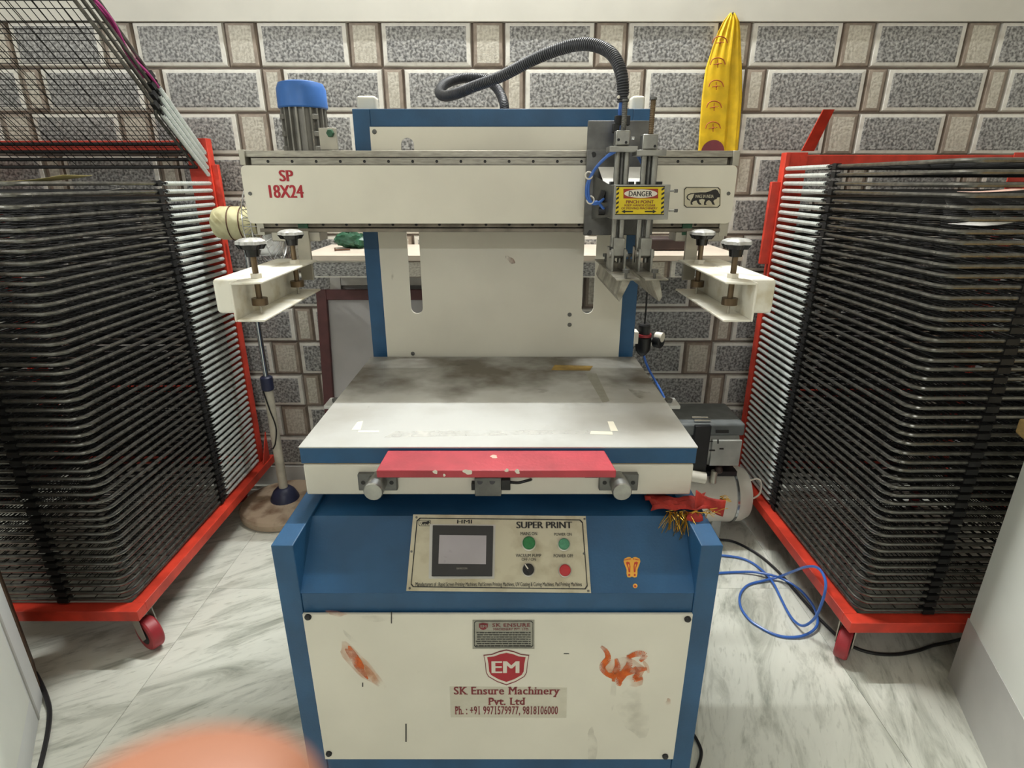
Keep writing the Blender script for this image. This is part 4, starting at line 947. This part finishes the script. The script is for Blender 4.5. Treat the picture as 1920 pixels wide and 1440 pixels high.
for q in ((1343, 1353, 827, 829), (1361, 1364, 824, 832), (1365, 1373, 840, 843), (1358, 1383, 806, 812), (1346, 1357, 843, 846)): decal('label_mark', [(q[0], q[2]), (q[1], q[2]), (q[1], q[3]), (q[0], q[3])], PL, 'text_black', cm)
MB().lathe([(.05, .60), (.062, .61), (.062, .70)], (0, cy, .40), (1, 0, 0), 20).build('pump_head', 'comp_light', cm)
MB().cyl((.665, cy-.10, .312), (.76, cy-.11, .30), .022).build('air_filter', 'print_white', cm)
MB().cyl((.80, cy-.09, .27), (.80, cy-.09, .32), .012).build('drain_valve', 'zinc', cm); MB().ball((.815, cy-.09, .325), .016, 10, 8).build('valve_knob', 'dark_brown', cm)
for ch_ in cm.children: ch_.location.x -= .032

# ================================================================== CABLES ON THE FLOOR
def c8(x, y): return (1300+x/3, 960+y/3)
bl_ = [((120, 240), .006), ((250, 255), .006), ((330, 285), .006), ((400, 340), .010), ((450, 400), .012), ((490, 480), .006), ((530, 560), .006), ((570, 615), .012), ((620, 640), .03), ((680, 600), .08), ((720, 520), .14), ((745, 420), .20), ((730, 350), .215), ((690, 310), .21), ((630, 310), .175), ((560, 335), .09), ((480, 365), .02), ((400, 385), .008), ((310, 410), .005), ((265, 460), .005), ((265, 530), .005), ((310, 600), .005), ((380, 650), .005), ((460, 690), .005), ((540, 705), .005), ((620, 695), .008), ((680, 660), .012), ((700, 610), .02), ((680, 540), .02), ((640, 480), .018), ((590, 430), .014), ((520, 385), .012), ((440, 355), .018), ((340, 338), .012), ((240, 338), .006), ((110, 345), .006)]
tag(MB().tube(spline([atz(*c8(*q), z) for q, z in bl_], 6), .0042, 8).build('blue_air_tube', 'pu_blue'), 'coiled blue air tube lying on the floor beside the machine', 'tube')
bk = [(125, 153), (150, 156), (220, 165), (300, 200), (380, 250), (450, 310), (510, 370), (570, 440), (640, 520), (700, 590), (770, 660), (850, 730), (940, 775), (1040, 798), (1150, 800), (1260, 780), (1350, 750), (1450, 730), (1560, 700)]
tag(MB().tube(spline([atz(*c8(*q), .0055) for q in bk], 6), .005, 8).build('black_cable', 'cable'), 'black power cable running across the floor under the right rack', 'cable')
tag(MB().tube(spline([atz(u, v, .0045) for u, v in ((1270, 1350), (1296, 1372), (1309, 1392), (1315, 1412), (1308, 1440), (1290, 1480))]), .004, 8).build('floor_cable', 'cable'), 'short dark cable on the floor at the right foot of the machine', 'cable')

# ================================================================== YELLOW CLOTH ON THE WALL, THINGS ON THE LEDGE
yc = thing('yellow_cloth', tuple(at(1352, 330, 2.33)), 'yellow printed prayer cloth hanging from a nail on the tiled wall', 'cloth')
YW = 2.322
rows = [(25, 1368, 1377, 0), (40, 1356, 1386, .005), (60, 1346, 1389, .008), (90, 1335, 1391, .010), (130, 1322, 1393, .010), (180, 1315, 1393, .010), (230, 1311, 1389, .010), (283, 1308, 1384, .010), (340, 1306, 1378, .010)]
vs = []; nx = 24
for v, u0, u1, am in rows:
    for i in range(nx+1):
        s = i/nx; q = at(u0+(u1-u0)*s, v, YW); k_ = min(1, am/.01); top = max(0, 1-(v-25)/95.)
        fold = k_*((.013 if s > .70 else 0)+(.010*(s-.62)/.08 if .62 < s <= .70 else 0)-(.004 if .84 < s < .93 else 0)+.0025*math.sin(5*s+v*.02))+top*am*.9*math.sin(2*math.pi*4.5*s)
        vs.append((q.x, YW-.006+min(fold, .017), q.z))
fs = [(r*(nx+1)+i, r*(nx+1)+i+1, (r+1)*(nx+1)+i+1, (r+1)*(nx+1)+i) for r in range(len(rows)-1) for i in range(nx)]
o = MB().add(vs, fs).build('cloth', 'yellow_cloth', yc); so = o.modifiers.new('s', 'SOLIDIFY'); so.thickness = .0015; so.offset = 0
MB().cyl((at(1372, 26, YW).x, YW-.012, at(1372, 26, YW).z), (at(1372, 26, YW).x, WY, at(1372, 26, YW).z), .003, n=8).build('nail', 'steel_dark', yc)
PY = Plane((0, YW-.0195, 0), (0, -1, 0))
def motif(u, v, s=1.):
    P = [(u-14*s, v+3*s), (u-11*s, v-5*s), (u-4*s, v-9*s), (u+4*s, v-9*s), (u+11*s, v-5*s), (u+14*s, v+3*s)]
    mb = MB(); A = [PY.hit(*q) for q in P]; mb.tube(spline(A, 4), .002, 5)
    mb.tube([PY.hit(u, v-6*s), PY.hit(u, v+9*s)], .0016, 5); mb.tube([PY.hit(u-8*s, v+3*s), PY.hit(u+8*s, v+1*s)], .0014, 5); mb.ball(PY.hit(u, v+2*s), .004, 8, 6)
    mb.build('printed_motif', 'motif', yc)
for u, v in ((1350, 78), (1346, 118), (1343, 160), (1339, 199), (1337, 238)): motif(u, v)
MB().cyl(PY.hit(1336, 285), PY.hit(1336, 285, .0015), .042, n=28).build('printed_medallion', 'motif_maroon', yc)
z0 = 1.1105
gb = MB()
gb.ball((-.62, 2.22, z0+.03), (.062, .04, .029), 20, 12).ball((-.585, 2.21, z0+.022), (.035, .03, .02), 14, 8)
gb.v = [(x_+random.uniform(-.006, .006), y_+random.uniform(-.006, .006), max(z0, z_+random.uniform(-.006, .006))) for x_, y_, z_ in gb.v]
gb = gb.build('plastic_bag', 'green_plastic'); tag(gb, 'crumpled green plastic bag on the marble ledge behind the machine', 'bag')
pbg = MB(); pbg.ball((-.50, 2.22, z0+.02), (.03, .035, .022), 14, 9).ball((-.47, 2.21, z0+.018), (.022, .025, .02), 12, 8)
pbg.v = [(x_+random.uniform(-.004, .004), y_+random.uniform(-.004, .004), max(z0, z_+random.uniform(-.005, .005))) for x_, y_, z_ in pbg.v]
tag(pbg.build('paper_wad', 'paper_white'), 'crumpled white paper wad on the ledge beside the green bag', 'paper')
tag(MB().prism([(.46, 2.12, z0), (.70, 2.12, z0), (.685, 2.12, z0+.035), (.60, 2.12, z0+.045), (.50, 2.12, z0+.045), (.455, 2.12, z0+.03)], (0, .10, 0)).build('cloth_bundle', 'dark_brown', None, .008, 3), 'dark brown folded bundle on the right end of the marble ledge', 'cloth')
p = atz(640, 468, z0+.004); tag(MB().cyl((p.x-.02, p.y-.004, z0+.0035), (p.x+.03, p.y+.008, z0+.0035), .0032, n=8).cyl((p.x-.024, p.y-.005, z0+.005), (p.x-.02, p.y-.004, z0+.005), .007, n=6).build('rusty_bolt', 'rust'), 'rusty bolt lying on the front of the marble ledge', 'bolt')

# ================================================================== COUNTER ON THE RIGHT, DOOR ON THE LEFT
Mc = Matrix.Translation((1.259, 1.241, 0)) @ Matrix.Rotation(math.radians(-20), 4, 'Z')
ct = thing('counter', (1.45, .8, 0), 'white plastered counter with grey skirting and wooden top at the right edge', 'counter')
MB().box(0.004, .62, -1.0, 0, 0, .765, M=Mc).build('body', 'counter_white', ct, .004)
MB().box(.0025, .02, -1.0, .0015, 0, .215, M=Mc).build('skirting', 'skirting_grey', ct)
MB().box(-.022, .64, -1.02, .022, .765, .805, M=Mc).build('wooden_top', 'wood', ct, .006, 3)
d_ = Vector((.54, -.84, 0)).normalized(); A = Vector((-1.305, 1.175, 0)); ang = math.atan2(d_.y, d_.x)
Md = Matrix.Translation(A) @ Matrix.Rotation(ang, 4, 'Z')
dr_ = struct(MB().box(0, .8, -.04, 0, .004, 2.05, M=Md).build('door_1', 'door_white', None, .002))
MB().box(.085, .095, -.001, .003, .01, 2.0, M=Md).build('groove', 'skirting_grey', dr_); MB().box(.12, .7, 0, .006, .1, 1.9, M=Md).build('raised_panel', 'counter_white', dr_, .003)
Mw = Matrix.Translation((-1.318, 1.19, 0)) @ Matrix.Rotation(math.radians(136), 4, 'Z')
struct(MB().box(0, .17, 0, .09, 0, 2.1, M=Mw).build('trim_2', 'brown_wood', None, .002))
tag(MB().tube(spline([atz(66, 1262, .03), atz(78, 1285, .02), atz(88, 1310, .012), atz(93, 1335, .006), atz(90, 1370, .006), atz(82, 1410, .006), atz(72, 1450, .006), atz(60, 1500, .006)]), .006, 8).build('door_cord', 'cable'), 'dark cord hanging along the bottom of the white door at left', 'cord')

# ================================================================== THE HAND NEAR THE LENS
def camp(x, y, z): return C0 + Vector((x, 0, 0)) + Vector((0, ST, CT))*y + Vector((0, CT, -ST))*z
hn = []; rad = []; ed = []
def chain(pts, rs, root):
    prev = root
    for p, r in zip(pts, rs): hn.append(camp(*p)); rad.append(r); i = len(hn)-1; ed.append((prev, i)); prev = i
    return prev
hn.append(camp(-.045, -.135, -.045)); rad.append((.026, .016))
wr = chain([(-.048, -.185, -.055)], [(.024, .019)], 0); chain([(-.05, -.26, -.06)], [(.028, .024)], wr)
kx = [(-.025, -.102, -.012), (-.045, -.098, -.018), (-.064, -.101, -.022), (-.080, -.108, -.024)]
kn_ = [chain([k], [(.0125, .012)], 0) for k in kx]
chain([(-.024, -.072, .024), (-.0252, -.052, .038), (-.0253, -.036, .0442), (-.0254, -.0284, .0446)], [(.0112, .0112), (.0118, .0112), (.0121, .0110), (.0103, .0088)], kn_[0])
for k, (kx_, L) in enumerate(((-.046, .94), (-.065, .86), (-.082, .7))):
    chain([(kx_, -.098+.0*L, .022*L), (kx_, -.118, .034*L), (kx_, -.134, .022*L)], [(.0092, .0092), (.0086, .0084), (.0076, .007)], kn_[k+1])
th = chain([(-.012, -.142, -.03), (.006, -.128, -.008), (.012, -.112, .012)], [(.014, .013), (.0108, .0105), (.0095, .0085)], 0)
me = bpy.data.meshes.new('hand'); me.from_pydata([tuple(p) for p in hn], ed, []); me.materials.append(MATS['skin'])
ho = link('hand', me); ho.modifiers.new('skin', 'SKIN'); su = ho.modifiers.new('sub', 'SUBSURF'); su.levels = 2; su.render_levels = 3
for i, r in enumerate(rad): me.skin_vertices[0].data[i].radius = r
me.skin_vertices[0].data[0].use_root = True
tag(ho, 'blurred hand of the photographer with one fingertip rising at the bottom left', 'hand')
